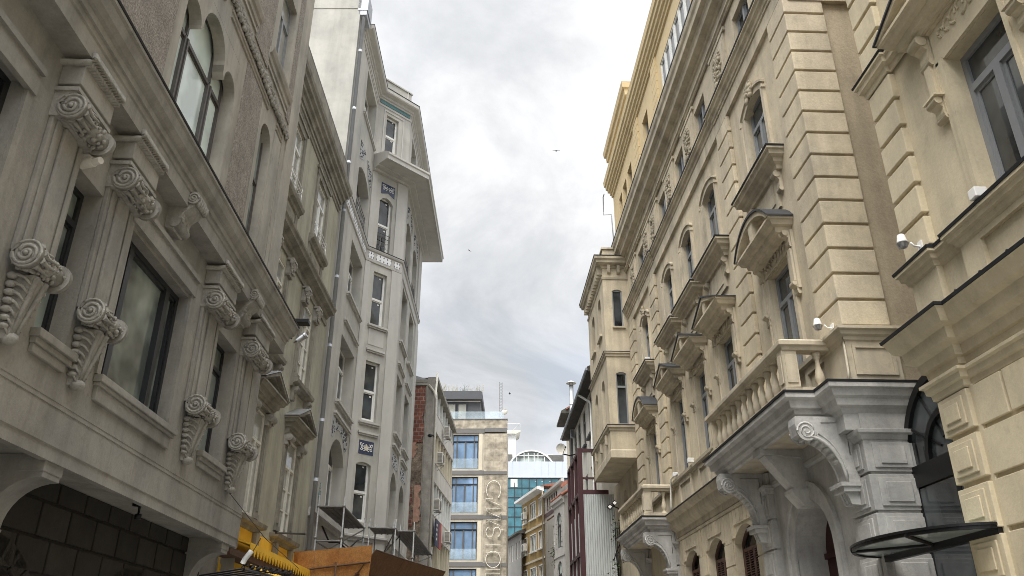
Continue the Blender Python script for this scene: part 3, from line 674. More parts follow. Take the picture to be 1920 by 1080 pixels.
m.sweep(op, [(0, 12.74), (.04, 12.76), (.05, 12.86), (.1, 12.88), (.1, 12.93), (0, 12.96)]); o2 = m.build('oriel_string_course', M_BEIGE_T, R2.o); m = R2.mb(); m.sweep(op, [(0, 9.7), (.03, 9.72), (.05, 9.82), (.1, 9.84), (.11, 9.92), (0, 9.96)])
m.sweep(op, [(0, 8.66), (.02, 8.68), (.02, 8.95), (0, 9.0)])
for x_ in (31.0, 32.4, 33.9): m.prism([(0, 9.3), (.05, 9.32), (.09, 9.6), (.1, 9.72), (0, 9.72)], 'u', x_ - .07, x_ + .07) if 0 else m.box(x_ - .08, x_ + .08, OD, OD + .09, 9.35, 9.72)
lo = archline(.82, 1.52, 12.2, .14); up = archline(.79, 1.55, 12.22, .16)
o = m.build('oriel_sill_course', M_BEIGE_T, R2.o)
for q_, par_ in (([(0, 17.145), (.36, 17.125), (.37, 17.16), (0, 17.19)], o1), ([(0, 12.963), (.11, 12.933), (.12, 12.95), (0, 12.98)], o2), ([(0, 9.963), (.12, 9.925), (.125, 9.945), (0, 9.98)], o)):
    m = R2.mb(); m.sweep(op, q_); m.build('flashing', M_FLASH, par_)
m = R2.mb(); m.box(OU0 + .12, OU1 - .2, -.5, OD - .08, 17.19, 17.66); m.box(OU0 + .07, OU1 - .15, -.5, OD - .03, 17.66, 17.74); m.build('oriel_parapet', M_BEIGE, R2.o)
FRN = (OU0, -.6, 0.0, 1.0)
class NearFace: pass
def oriel_near_window(a, b, w0, w1, tran):
    m = R2.mb(); f = .05
    # built on the near side face: constant u, spanning d
    d0, d1 = a - .6, b - .6; u = OU0 + .1
    m.box(u - .06, u, d0, d0 + f, w0, w1); m.box(u - .06, u, d1 - f, d1, w0, w1); m.box(u - .06, u, d0 + f, d1 - f, w0, w0 + f); m.box(u - .06, u, d0 + f, d1 - f, w1 - f - .03, w1)
    if tran: m.box(u - .07, u, d0 + f, d1 - f, tran - .04, tran + .04)
    o = m.build('window', M_GFRAME, R2.o)
    m = R2.mb(); m.poly([(u - .02, d0, w0), (u - .02, d1, w0), (u - .02, d1, w1), (u - .02, d0, w1)]); m.build('pane', M_GLASS, o)
    m = R2.mb(); m.box(OU0 - .08, OU0 + .02, d0 - .06, d1 + .06, w0 - .07, w0 - .002); m.build('sill', M_BEIGE_T, o)
oriel_near_window(.87, 1.28, 14.05, 15.72, None); oriel_near_window(.89, 1.31, 9.97, 12.1, 11.5)
for a, b, c, d in [x_[:4] for x_ in fo]:
    fx = R2.mb(); fx = window(R2, a, b, c, d, OD - .2, .06, M_GFRAME, M_GLASS, 1, .25)
    fx2 = R2.mb(); fx2.box(a - .1, b + .1, OD, OD + .1, c - .1, c - .003); fx2.build('sill', M_BEIGE_T, fx)
m = R2.mb(); m.wall(30.12, 36.5, 0, 8.7, [(30.9, 31.9, 6.3, 8.1, .45, 'arc', .3), (33, 34, 6.3, 8.1, .45, 'arc', .3)], .0, .3); m.build('wall', M_BEIGE, R2.o)
window(R2, 30.9, 31.9, 6.3, 8.1, -.25); window(R2, 33, 34, 6.3, 8.1, -.25)

# ================================================================== RIGHT : nearest cream building
R1 = Bld('apartment_building', 'cream stucco building nearest on the right with large grey window and rusticated base', 'building', 6.1, 0, 0, True)
W1 = [(6.95, 8.12), (3.6, 4.8), (.2, 1.4)]
m = R1.mb()
ops = [(a, b, 6.62, 8.85, 0, 'arc', .3) for a, b in W1] + [(a, b, 11.25, 13.2, .2, 'arc', .3) for a, b in W1]
m.wall(-12, 9.9, 4.7, 17, ops, 0, .3); m.poly([(9.9, 0, 0), (9.9, -8, 0), (9.9, -8, 17), (9.9, 0, 17)])
m.build('wall', M_R1, R1.o)
m = R1.mb(); m.box(-12, 9.8, -9, -.9, 0, 17); m.build('core_block', M_R1, R1.o)
for a, b, w0, w1 in ((9.28, 9.92, 6.68, 9.62), (9.28, 9.92, 9.98, 13.9), (5.2, 5.9, 6.68, 13.9)):
    m = R1.mb(); blocks(m, a, b, -.3 if b > 9 else 0, .1, w0, w1, .5, .07, .06); m.build('quoin_pier', M_R1_Q, R1.o, bevel=.012)
m = R1.mb(); p = [(9.96, -.4), (9.96, .09), (9.3, .09), (9.3, .02)]
st = [(0, 9.62), (.02, 9.63), (.03, 9.72), (.09, 9.76), (.1, 9.84), (.13, 9.86), (.13, 9.9), (0, 9.93)]
m.sweep([(8.55, .03), (9.3, .03), (9.3, .09), (9.95, .09), (9.95, -.4)], st); o = m.build('string_course', M_R1, R1.o)
m = R1.mb(); m.sweep([(8.9, .03), (9.3, .03), (9.3, .09), (9.95, .09), (9.95, -.4)], [(0, 9.94), (.14, 9.905), (.15, 9.93), (0, 9.97)]); m.build('flashing', M_FLASH, o)
for k, (a, b) in enumerate(W1):
    m = R1.mb()
    m.box(a - .2, a - .002, 0, .05, 6.62, 8.9); m.box(b + .002, b + .2, 0, .05, 6.62, 8.9); m.box(a - .2, b + .2, 0, .05, 8.86, 9.0)
    m.box(a - .08, a - .003, .05, .075, 6.62, 8.88); m.box(b + .003, b + .08, .05, .075, 6.62, 8.88)
    m.box(a - .15, b + .15, 0, .05, 9.0, 9.5); m.box(a - .15, b + .15, .05, .09, 9.38, 9.47)
    for s_ in (b + .3, a - .3):
        m.box(s_ - .12, s_ + .12, 0, .06, 8.1, 9.5); console(m, s_, .2, 8.92, 9.42, .2)
        console(m, s_, .18, 8.06, 8.4, .17); m.box(s_ - .15, s_ + .15, 0, .19, 8.4, 8.43); m.box(s_ - .07, s_ + .07, .06, .1, 8.45, 8.95)
    for i in range(7):
        x_ = a + .1 + (b - a - .2) * i / 6; s_ = .06 + .07 * (1 - abs(i - 3) / 3); sg = 1 if i < 3.5 else -1
        m.tube([(x_ + sg * s_ * math.cos(t_), .055, 9.22 + s_ * math.sin(t_)) for t_ in [q * .6 for q in range(9)]], .02, 5)
    m.build('window_surround', M_R1, R1.o)
    window(R1, a, b, 6.62, 8.85, -.24, .085, tran=.24, label=None)
    window(R1, a, b, 11.25, 13.2, -.24, .08)
    pediment(R1, a - .75, b + .8, 9.6, .55, .42, 'tri', M_R1, keyst=False)
    m = R1.mb(); m.sweep([(a - .4, 0), (a - .4, .15), (b + .4, .15), (b + .4, 0)], [(-.15, 10.8), (0, 10.82), (.1, 11.0), (.15, 11.15), (-.15, 11.2)]); m.build('sill', M_R1, R1.o)
# dado, sill cornice
m = R1.mb()
m.sweep([(-12, .06), (8.75, .06), (8.75, .0), (9.3, .0), (9.3, .09), (9.94, .09), (9.94, -.5)], [(0, 6.36), (.03, 6.38), (.05, 6.44), (.09, 6.46), (.1, 6.52), (.14, 6.54), (.14, 6.58), (0, 6.6)])
m.box(9.28, 9.93, -.4, .09, 5.68, 6.4); m.box(5.0, 8.75, 0, .06, 5.68, 5.8); m.box(5.0, 8.75, 0, .06, 6.28, 6.37); m.box(8.35, 8.75, 0, .06, 5.8, 6.28); m.box(4.6, 5.0, 0, .06, 5.66, 6.37)
m.box(-12, 4.6, 0, .05, 5.68, 6.37)
m.build('dado', M_R1, R1.o)
m = R1.mb(); m.sweep([(-12, .06), (8.75, .06), (8.75, .0), (9.3, .0), (9.3, .09), (9.94, .09), (9.94, -.5)], [(0, 6.605), (.15, 6.582), (.16, 6.62), (0, 6.65)]); m.build('flashing', M_FLASH, R1.o)
lc1 = [(0, 4.98), (.03, 5.0), (.04, 5.08), (.08, 5.1), (.1, 5.22), (.2, 5.28), (.22, 5.42), (.3, 5.46), (.36, 5.6), (.38, 5.63), (0, 5.66)]
lp = [(-12, 0), (9.28, 0), (9.28, .1), (9.95, .1), (9.95, -.6)]
m = R1.mb(); m.sweep(lp, lc1)
m.sweep(lp, [(0, 4.7), (.03, 4.72), (.04, 4.79), (.08, 4.81), (.09, 4.88), (.13, 4.9), (.13, 4.94), (0, 4.96)]); o = m.build('lower_cornice', M_R1, R1.o)
m = R1.mb(); m.sweep(lp, [(0, 5.665), (.39, 5.635), (.4, 5.675), (0, 5.7)])
x_ = 9.6
while x_ > -1: m.prism([(.1, 5.69), (.4, 5.675), (.4, 5.69), (.1, 5.73)], 'u', x_, x_ + .02); x_ -= .52
m.build('flashing', M_FLASH, o)
# rusticated ground floor
m = R1.mb(); JR = [0, 1.2, 1.8, 2.4, 2.99, 3.58, 4.17, 4.72]
m.box(-12, 9.25, -.3, .02, 0, 4.72); m.box(9.2, 9.87, -.4, .06, 0, 4.72)
for i, (a, b) in enumerate(zip(JR, JR[1:])):
    x1 = 9.24; k = 0
    while x1 > -6:
        L_ = .62 if (k == 0 and i % 2 == 0) else 1.25
        m.box(x1 - L_ + .025, x1 - .025 if k else x1 - .03, .02, .07, a + .03, b - .03); x1 -= L_; k += 1
    m.box(9.27, 9.92, -.45, .12, a + .035, b - .035); m.box(9.36, 9.84, .12, .145, a + .1, b - .1); m.box(9.44, 9.76, .145, .165, a + .17, b - .17)
    m.box(9.92, 9.94, -.35, .02, a + .1, b - .1)
m.build('rusticated_base', M_R1_Q, R1.o, bevel=.008)

# passage gate between the two buildings, its glass canopy and gate pillar
G = thing('iron_gate', 'tall black iron gate with arched glazed top in the gap between the beige buildings', 'gate', (6.75, 11.05, 0), PI / 2)
m = MB(); 
R_, c_ = 1.2, 4.33
for rr, t in ((R_, .06), (.62, .045)):
    lo = archline(-rr + t, rr - t, c_, rr - t, 'arc', 20); up = archline(-rr - t, rr + t, c_, rr + t, 'arc', 20); m.strip(up, lo, 'd', -.06, .06)
for k in range(1, 6):
    a = PI * k / 6; m.tube([(.3 * math.cos(a), 0, c_ + .3 * math.sin(a)), (R_ * math.cos(a), 0, c_ + R_ * math.sin(a))], .022, 6)
m.box(-1.15, 1.15, -.08, .08, c_ - .32, c_); m.box(-1.13, -1.03, -.06, .06, 0, c_ - .3); m.box(1.03, 1.13, -.06, .06, 0, c_ - .3); m.box(-.05, .05, -.06, .06, 0, c_ - .3)
for x_ in (-1.03, .05):
    for w0, w1 in ((.2, 1.2), (1.35, 2.9), (3.0, 3.8)):
        for q in range(5): m.box(x_ + .1 + q * .19, x_ + .125 + q * .19, -.02, .02, w0, w1)
m.build('gate_frame', M_BLACK, G)
m = MB(); m.prism(archline(-R_, R_, c_, R_, 'arc', 20), 'd', -.012, -.004); m.build('fanlight_pane', M_GLASS, G)
m = MB(); m.box(-1.03, -.05, .03, .05, .1, c_ - .34); m.box(.05, 1.03, .03, .05, .1, c_ - .34); m.build('door_leaf', M_GLASS, G)
K = thing('glass_canopy', 'half oval black rimmed glass canopy over the iron gate', 'canopy', (6.0, 10.78, 0), 0)
m = MB(); pts = [(-.88 * math.sin(t), 1.48 * math.cos(t)) for t in [PI * k / 28 for k in range(29)]]
rim_o = pts; rim_i = [(x_ * .95, y_ * .965) for x_, y_ in pts]
for (a, b, c, d) in zip(rim_o, rim_o[1:], rim_i, rim_i[1:]): m.prism([a, b, d, c], 'w', 3.01, 3.07)
rim2 = [(x_ * 1.02, y_ * 1.012) for x_, y_ in pts]
for (a, b, c, d) in zip(rim2, rim2[1:], rim_o, rim_o[1:]): m.prism([a, b, d, c], 'w', 3.05, 3.08)
for k in (9, 19): m.tube([(0, 0, 3.02), (pts[k][0], pts[k][1], 3.02)], .03, 6)
m.box(-.02, .06, -1.48, 1.48, 2.94, 3.1)
m.build('rim', M_BLACK, K)
m = MB(); m.prism([(x_ * .95, y_ * .965) for x_, y_ in pts], 'w', 3.03, 3.045); m.build('glass_sheet', glass('canopy_glass', (.40, .46, .44), .12), K)
P = thing('gate_pillar', 'low cream gate pillar with pyramid cap below the glass canopy', 'pillar', (5.42, 10.0, 0), 0)
m = MB(); m.box(-.24, .24, -.24, .24, 0, 2.18); m.build('shaft', M_R1, P)
m = MB(); m.box(-.31, .31, -.31, .31, 2.18, 2.27)
for a, b in (((-.31, -.31), (.31, -.31)), ((.31, -.31), (.31, .31)), ((.31, .31), (-.31, .31)), ((-.31, .31), (-.31, -.31))): m.poly([(*a, 2.27), (*b, 2.27), (0, 0, 2.46)])
m.build('cap', M_R1, P)

# flood lights along the sills
def floodlight(label, x, y, zz, rz=0):
    t = thing('floodlight', label, 'floodlight', (x, y, zz), rz, 'floodlights on the facades')
    m = MB(); m.box(-.06, .06, -.015, .015, -.1, .08); m.tube([(0, -.01, -.02), (0, -.12, 0), (0, -.16, .06)], .018, 8); m.build('bracket', M_WHITE, t)
    m = MB(); m.lathe(0, -.3, [(.05, .2), (.06, .18), (.085, .06), (.09, .04)], 14); m.build('housing', M_WHITE, t)
    m = MB(); m.lathe(0, -.3, [(.086, .04), (.074, -.01), (.04, -.05), (.005, -.06)], 14)
    for k in range(7): 
        a = PI * 2 * k / 7; m.tube([(.1 * math.cos(a), -.3 + .1 * math.sin(a), .035), (.07 * math.cos(a), -.3 + .07 * math.sin(a), -.04), (.01, -.3, -.068)], .006, 4)
    m.build('lens', MATS['galvanised_steel'], t)
    return t
SC_ = .82
f0 = floodlight('white bell shaped floodlight on the nearest cream wall beside the quoins', 5.99, 9.48, 6.78, -PI / 2)
f0.scale = (SC_,) * 3
dup(f0, (5.98, 12.45, 6.78), f0.rotation_euler.z, 'white bell shaped floodlight above the corner of the near balcony')
t = thing('box_light', 'white box lamp on the sill below the large grey window', 'lamp', (5.95, 8.02, 6.62), 0, 'small white lamps on the window sills')
m = MB(); m.box(-.1, .06, -.07, .07, 0.02, .15); m.build('housing', M_WHITE, t, bevel=.01)
m = MB(); m.tube([(.05, -.06, .03), (.14, -.1, .0)], .01, 6); m.build('bracket', M_STEEL, t)
for lb, (u, d, w_) in (('white box lamp on the sill of the nearest upper arched window', (13.85, .2, 11.22)), ('white box lamp on the second upper sill along the beige wall', (17.7, .2, 11.22)),
                       ('white box lamp on the third upper sill along the beige wall', (20.2, .2, 11.22)), ('white box lamp on the fourth upper sill along the beige wall', (22.75, .2, 11.22)),
                       ('white box lamp on the farthest upper sill beside the oriel', (26.5, .2, 11.22)), ('white box lamp at the far end of the near balcony railing', (19.9, .12, 6.68)), ('white box lamp midway along the lower ledge', (22.3, .12, 6.68)), ('white box lamp above the near corner of the far balcony', (24.2, .12, 6.68)),
                       ('smaller white lamp at the far end of the nearest upper sill', (15.45, .2, 11.22)), ('smaller white lamp at the far end of the second upper sill', (19.15, .2, 11.22)), ('smaller white lamp at the far end of the third upper sill', (21.75, .2, 11.22))):
    n_ = dup(t, (6.1 - d, u, w_), 0, lb, 'small white lamps on the window sills')
    if 'smaller' in lb: n_.scale = (.6, .6, .9)
def cable(name, label, pts, r=.012, m_=M_BLACK):
    m = MB(); m.tube(pts, r, 6); o = m.build(name, m_); tag(o, label, 'cable'); return o
cable('conduit', 'cream cable conduit running down beside the corner pedestal', [(5.99, 12.55, 6.7), (5.97, 12.35, 6.68), (5.95, 12.1, 6.62), (5.93, 12.06, 6.3), (5.93, 12.06, 5.85), (5.9, 12.05, 5.72)], .02, M_OCHTR)
cable('conduit', 'cream cable conduit bending down at the near end of the far balcony', [(5.98, 23.9, 6.72), (5.95, 24.45, 6.75), (5.9, 24.6, 6.7), (5.88, 24.62, 6.3), (5.86, 24.62, 5.9), (5.86, 24.7, 5.7)], .028, M_PALE)

# ================================================================== LEFT : nearest grey building with carved bay
L1 = Bld('apartment_building', 'dark weathered grey stone building with carved scroll capitals along its jutting bay', 'building', -5, 0, .6, False)
WD = -.55       # plane of the ground-floor and upper walls behind the bay
BIG = (10.02, 12.42, 4.93, 7.1); N1 = (8.4, 9.12, 4.93, 7.05); N2 = (14.0, 15.25, 4.95, 7.2); BIG0 = (4.4, 7.1, 4.93, 7.25); BIG2 = (1.0, 3.4, 4.93, 7.1)
m = L1.mb(); m.wall(-3, 17.08, 3.86, 8.5, [(*BIG, 0, 'arc', .3), (*N1, 0, 'arc', .34), (*N2, 0, 'arc', .34), (*BIG0, 0, 'arc', .3), (*BIG2, 0, 'arc', .3)], 0, .3)
m.poly([(17.08, 0, 3.7), (17.08, -.9, 3.7), (17.08, -.9, 8.5), (17.08, 0, 8.5)]); m.poly([(-3, .02, 8.72), (17.3, .02, 8.72), (17.3, WD - .1, 8.72), (-3, WD - .1, 8.72)])
m.build('bay_wall', M_STONE, L1.o)
m = L1.mb(); m.poly([(-3, -.02, 3.78), (17.08, -.02, 3.78), (17.08, -.8, 3.78), (-3, -.8, 3.78)])
m.sweep([(-3, 0), (17.08, 0), (17.08, WD)], [(-.06, 3.7), (-.02, 3.7), (-.02, 3.84), (.0, 3.87), (-.06, 3.87)]); m.box(-3, 17.06, -.12, -.06, 3.7, 3.78)
m.build('bay_soffit', M_STONE, L1.o)
m = L1.mb(); m.sweep([(-3, 0), (17.08, 0), (17.08, WD)], [(0, 4.27), (.012, 4.275), (.012, 4.3), (.004, 4.305), (.004, 4.33), (.012, 4.335), (.012, 4.36), (0, 4.365)]); m.build('string_course', M_STONE, L1.o)
# recessed surrounds beside the big windows
for b in (BIG, BIG0, BIG2):
    m = L1.mb(); m.box(b[0] - .12, b[0] - .01, 0, .04, 4.93, 7.4); m.box(b[1] + .01, b[1] + .12, 0, .04, 4.93, 7.4); m.box(b[0] - .12, b[1] + .12, 0, .07, 7.16, 7.42); m.box(b[0] - .12, b[1] + .12, 0, .11, 7.42, 7.5)
    m.box(b[1] + .12, b[1] + .42, 0, .02, 4.93, 7.4)
    m.build('window_surround', M_STONE, L1.o)
def bigwin(b):
    f = window(L1, b[0], b[1], b[2], b[3], -.26, .085, M_DFRAME, M_GLASSM, 1, 0, dep=.1)
    for x_ in (b[0] + (b[1] - b[0]) * .2, b[1] - (b[1] - b[0]) * .2): m = L1.mb(); m.box(x_ - .07, x_ + .07, -.27, -.15, b[2] + .08, b[3] - .08); m.build('mullion', M_DFRAME, f)
    m = L1.mb()
    m.box(b[0] + .15, b[0] + (b[1] - b[0]) * .2 - .1, -.25, -.19, b[3] - .22, b[3] - .16)
    m.build('top_bar', M_DFRAME, f)
    for x0, x1 in ((b[0] + .085, b[0] + (b[1] - b[0]) * .2 - .07), (b[1] - (b[1] - b[0]) * .2 + .07, b[1] - .085)):
        m = L1.mb()
        m.box(x0, x0 + .045, -.26, -.18, b[2] + .085, b[3] - .085); m.box(x1 - .045, x1, -.26, -.18, b[2] + .085, b[3] - .085); m.box(x0, x1, -.26, -.18, b[2] + .085, b[2] + .14)
        m.build('casement', M_DFRAME, f)
    m = L1.mb(); u0, u1 = b[0] - .1, b[1] + .25
    m.box(u0, u1, 0, .12, 4.83, 4.925); m.box(u0 + .03, u1 - .03, 0, .09, 4.78, 4.83); m.box(u0 + .06, u1 - .08, 0, .055, 4.6, 4.78); m.build('sill', M_STONE, f, bevel=.008)
bigwin(BIG); bigwin(BIG0); bigwin(BIG2)
for b in (N1, N2):
    f = window(L1, b[0], b[1], b[2], b[3], -.3, .07, M_DFRAME, M_GLASSM, 1, .22)
    m = L1.mb(); u0, u1 = b[0] - .05, b[1] + .12; m.box(u0, u1, 0, .12, 4.83, 4.925); m.box(u0 + .03, u1 - .03, 0, .08, 4.76, 4.83); m.box(u0 + .05, u1 - .1, 0, .05, 4.66, 4.76); m.build('sill', M_STONE, f, bevel=.008)
PIL = [(7.62, 8.36), (9.12, 9.9), (12.98, 13.92), (15.42, 16.45), (3.5, 4.2)]
for u0, u1 in PIL:
    m = L1.mb(); m.box(u0, u1, 0, .06, 5.5, 7.3); t = (u1 - u0) * .18
    m.box(u0 + t * .5, u0 + t * 1.1, .06, .085, 5.5, 7.2); m.box(u1 - t * 1.1, u1 - t * .5, .06, .085, 5.5, 7.2); m.box(u0 + t * 1.7, u1 - t * 1.7, .06, .1, 5.5, 7.2)
    m.build('pilaster', M_STONE, L1.o, bevel=.012)

def scroll(m, u0, u1, d, w_, r, seed):
    L_ = u1 - u0
    m.tube([(u0, d, w_), (u0 + .05, d, w_)], r, 22); m.tube([(u1 - .06, d, w_), (u1, d, w_)], r * 1.02, 22)
    m.tube([(u0 + .05, d, w_), ((u0 + u1) / 2, d, w_), (u1 - .06, d, w_)], r * .66, 16)
    spiral(m, u0 - .004, d, w_, r * .9, 2.15, r * .13, 1, 6, 2.2); m.blob((u0 - .01, d, w_), (.03, r * .19, r * .19))
    m.tube([(u0 - .0, d + r * .93 * math.cos(2 * PI * k / 24), w_ + r * .93 * math.sin(2 * PI * k / 24)) for k in range(25)], r * .1, 6)
    spiral(m, u1 + .004, d, w_, r * .9, 2.15, r * .12, -1, 6, 2.2)
    for k in range(11):           # leaves from the near disc
        a = 2 * PI * k / 11 + .2
        m.tube([(u0 + .05 + t * L_ * .38, d + (r * (.92 - .5 * t * (1 - t)) ) * math.cos(a), w_ + (r * (.92 - .5 * t * (1 - t))) * math.sin(a)) for t in (0, .3, .6, 1)], .042, 6, .012)
    rr = random.Random(seed)      # berries and leaves in the middle
    for k in range(64):
        a = rr.uniform(0, 2 * PI); t = rr.uniform(.34, .86); s_ = r * rr.uniform(.1, .2)
        m.blob((u0 + L_ * t, d + r * .74 * math.cos(a), w_ + r * .74 * math.sin(a)), (s_, s_, s_), 7, 5)

def leaf_tail(m, u0, u1, w_top, h, r):
    """shell-like acanthus tail under a scroll: fluted sides fanning from lobes at the wall to a curled tip"""
    c = (u0 + u1) / 2; W = (u1 - u0) * .34
    side = [(0, w_top), (r * 1.25, w_top + .02), (r * 1.2, w_top - h * .22), (r * .98, w_top - h * .45), (r * .72, w_top - h * .66), (r * .6, w_top - h * .82), (r * .62, w_top - h * .95), (r * .35, w_top - h), (0, w_top - h * .96)]
    pr = None
    for i in range(9):
        t = i / 8; hw = W * (.8 - .42 * t); df = r * (1.25 - .75 * t ** .8); y_ = w_top - h * t
        q = [m.P(c - hw, 0, y_), m.P(c - hw * .8, df, y_), m.P(c + hw * .8, df, y_), m.P(c + hw, 0, y_)]
        if pr: [m.idx([pr[j], pr[(j + 1) % 4], q[(j + 1) % 4], q[j]]) for j in range(4)]
        else: m.idx(q)
        pr = q
    m.idx(pr)
    for s_ in (-1, 1):
        for k in range(7):
            t = k / 6; uu = c + s_ * W * (.82 - .36 * t); y0 = w_top - .03 - t * h * .78; e_ = r * (1.2 - .7 * t)
            m.tube([(uu, .07, y0), (uu + s_ * .022, e_ * .45, y0 + .012), (uu + s_ * .012, e_ * .8, y0 - .025), (uu - s_ * .03, e_ * 1.0, y0 - .085)], .03 - .008 * t, 6, .012)
            m.blob((uu + s_ * .012, .05, y0), (.05, .06, .043 - .01 * t), 8, 5)
    for q in (-.42, .42): m.tube([(c + q * W, r * 1.24, w_top), (c + q * W * .85, r * 1.02, w_top - h * .3), (c + q * W * .6, r * .78, w_top - h * .6), (c + q * W * .35, r * .56, w_top - h * .93)], .04, 6, .02)
    m.blob((c, r * .42, w_top - h * .97), (W * .42, .09, .07), 10, 6)
for k, (u0, u1) in enumerate(PIL):
    m = L1.mb(); L_ = u1 - u0; r = .165 + .02 * (L_ - .7)
    scroll(m, u0 - .02, u1 + .04, .23, 7.33, r, k); m.box(u0 - .02, u1 + .02, 0, .16, 7.2, 7.5)
    m.box(u0 - .05, u1 + .05, 0, .28, 7.53, 7.58); m.box(u0 - .02, u1 + .02, 0, .24, 7.5, 7.53); m.build('capital', M_CARVED, L1.o)
    m = L1.mb(); m.box(u0 - .02, u1 + .03, 0, .27, 7.64, 7.9); m.build('impost_block', M_STONE, L1.o, bevel=.01)
    m = L1.mb()
    n = 16
    for i in range(n): 
        x_ = u0 - .05 + (u1 - u0 + .1) * (i + .5) / n; m.tube([(x_ - .03, .0, 7.93), (x_ - .03, .22, 7.92), (x_, .31, 7.95), (x_ + .03, .33, 8.02), (x_ + .05, .31, 8.1)], .043, 6)
    m.build('garland', M_CARVED, L1.o)
    m = L1.mb(); scroll(m, u0 - .05, u1 - .12, .22, 5.43, r * .97, k + 9); leaf_tail(m, u0 - .03, u1 - .14, 5.27, .68, .2); m.build('corbel', M_CARVED, L1.o)
    m = L1.mb()
for k, u in enumerate((11.2, 14.85, 5.5)):
    m = L1.mb(); q = .2 + .03 * k
    m.prism([(0, 7.66), (.12, 7.64), (.2, 7.76), (.24, 7.92), (.36, 8.02), (.42, 8.14), (.42, 8.3), (0, 8.3)], 'u', u - q, u + q)
    m.cyl_u(u - q - .03, u + q + .03, .37, 8.17, .1, seg=16); m.cyl_u(u - q - .03, u + q + .03, .15, 7.75, .085, seg=16); spiral(m, u - q - .035, .37, 8.17, .085, 1.8, .014)
    for i in range(5): m.blob((u - q + .05 + i * (2 * q - .1) / 4, .43, 8.14), (.05, .05, .1), 7, 5)
    relief(m, u - q + .06, u + q - .06, 7.76, 7.95, .22, 12, .05, k); m.build('cornice_bracket', M_CARVED, L1.o)
# bay cornice
cpr = [(0, 8.02), (.3, 8.03), (.3, 8.26), (.32, 8.28), (.33, 8.35), (.36, 8.36), (.37, 8.44), (.41, 8.47), (.46, 8.54), (.48, 8.62), (.49, 8.67), (.52, 8.7), (.52, 8.75), (0, 8.8)]
m = L1.mb(); m.sweep([(-3, 0), (17.3, 0), (17.3, WD - .2)], cpr); o = m.build('cornice', M_STONE, L1.o)
m = L1.mb(); m.sweep([(-3, 0), (17.3, 0), (17.3, WD - .2)], [(0, 8.805), (.53, 8.755), (.54, 8.78), (0, 8.86)]); m.build('flashing', M_FLASH, o)
# upper wall
UD = -.6
LT = [(11.38, 14.32, 9.2, 13.62, 0, 'arc', .34)]
SM = (16.32, 17.2, 8.9, 13.75, .42, 'arc', .3)
UW = [(12.4, 14.6, 15.62, 18.2, 0, 'arc', .28), (16.45, 17.75, 15.62, 18.4, 0, 'arc', .28)]
m = L1.mb(); m.wall(-3, 19.1, 8.5, 21.5, LT + [SM] + UW, UD, .28); m.poly([(19.1, UD, 0), (19.1, -9, 0), (19.1, -9, 21.5), (19.1, UD, 21.5)])
m.build('upper_wall', M_STONE_UP, L1.o)
m = L1.mb(); m.box(-3, 19.0, -9, -1.3, 0, 21.5); m.build('core_block', M_STONE_UP, L1.o)
m = L1.mb(); cur = archline(11.385, 12.12, 12.62, .36, 'arc', 12) + archline(12.22, 13.5, 12.75, .75, 'arc', 16) + archline(13.6, 14.315, 12.62, .42, 'arc', 12)
m.strip([(x_, 13.615) for x_, y_ in cur], cur, 'd', UD - .24, UD - .001); m.build('scalloped_head', M_STONE_UP, L1.o)
f = window(L1, 11.4, 14.3, 9.2, 13.6, UD - .33, .07, M_BFRAME, M_GLASSP, 1, .265)
m = L1.mb()
for x_ in (12.16, 13.55): m.box(x_ - .075, x_ - .01, UD - .34, UD - .24, 9.2, 12.44); m.box(x_ + .02, x_ + .075, UD - .34, UD - .22, 9.2, 12.44); m.box(x_ - .01, x_ + .02, UD - .34, UD - .28, 9.2, 12.44); m.box(x_ - .035, x_ + .035, UD - .34, UD - .25, 12.5, 13.5)
m.build('mullion', M_BFRAME, f)
window(L1, SM[0], SM[1], SM[2], SM[3], UD - .25, .06, M_BFRAME, M_GLASSM, 1, .3)
for a, b, c, d in [x_[:4] for x_ in UW]:
    f = window(L1, a, b, c, d, UD - .22, .07, M_GFRAME, M_GLASSC, 2, .3)
for u0, u1 in ((12.0, 14.95), (15.92, 18.05)):
    m = L1.mb(); m.sweep([(u0, UD), (u1, UD)], [(0, 15.26), (.04, 15.28), (.05, 15.4), (.1, 15.44), (.14, 15.54), (.15, 15.6), (0, 15.62)]); m.box(u0 + .06, u1 - .06, UD, UD + .04, 15.06, 15.14); m.build('sill', M_STONE_UP, L1.o)
for u0, u1, w0, w1 in ((9.2, 11.02, 8.5, 14.1), (14.72, 15.95, 8.5, 14.05), (14.85, 16.0, 14.95, 21), (9.0, 10.9, 14.95, 21), (18.0, 18.5, 15, 21)):
    m = L1.mb(); m.box(u0, u1, UD, UD + .03, w0, w1); m.build('pebbledash_strip', M_ROUGH, L1.o)
m = L1.mb()
for u0, u1 in ((13.35, 16.55), (17.35, 17.95), (7, 12.9)):
    for q in (14.1, 14.25): m.sweep([(u0, UD), (u1, UD)], [(0, q), (.035, q + .01), (.05, q + .05), (.02, q + .07), (0, q + .08)])
m.box(17.35, 17.95, UD, UD + .025, 10.5, 14.05); m.box(16.05, 16.25, UD, UD + .02, 8.5, 14.0); m.box(18.35, 19.14, UD - .3, UD + .045, 8.5, 21.5); m.box(18.02, 18.3, UD - .1, UD + .02, 8.5, 14.8)
m.build('moulding', M_STONE_UP, L1.o)
m = L1.mb(); r = random.Random(3)
u = 11.2
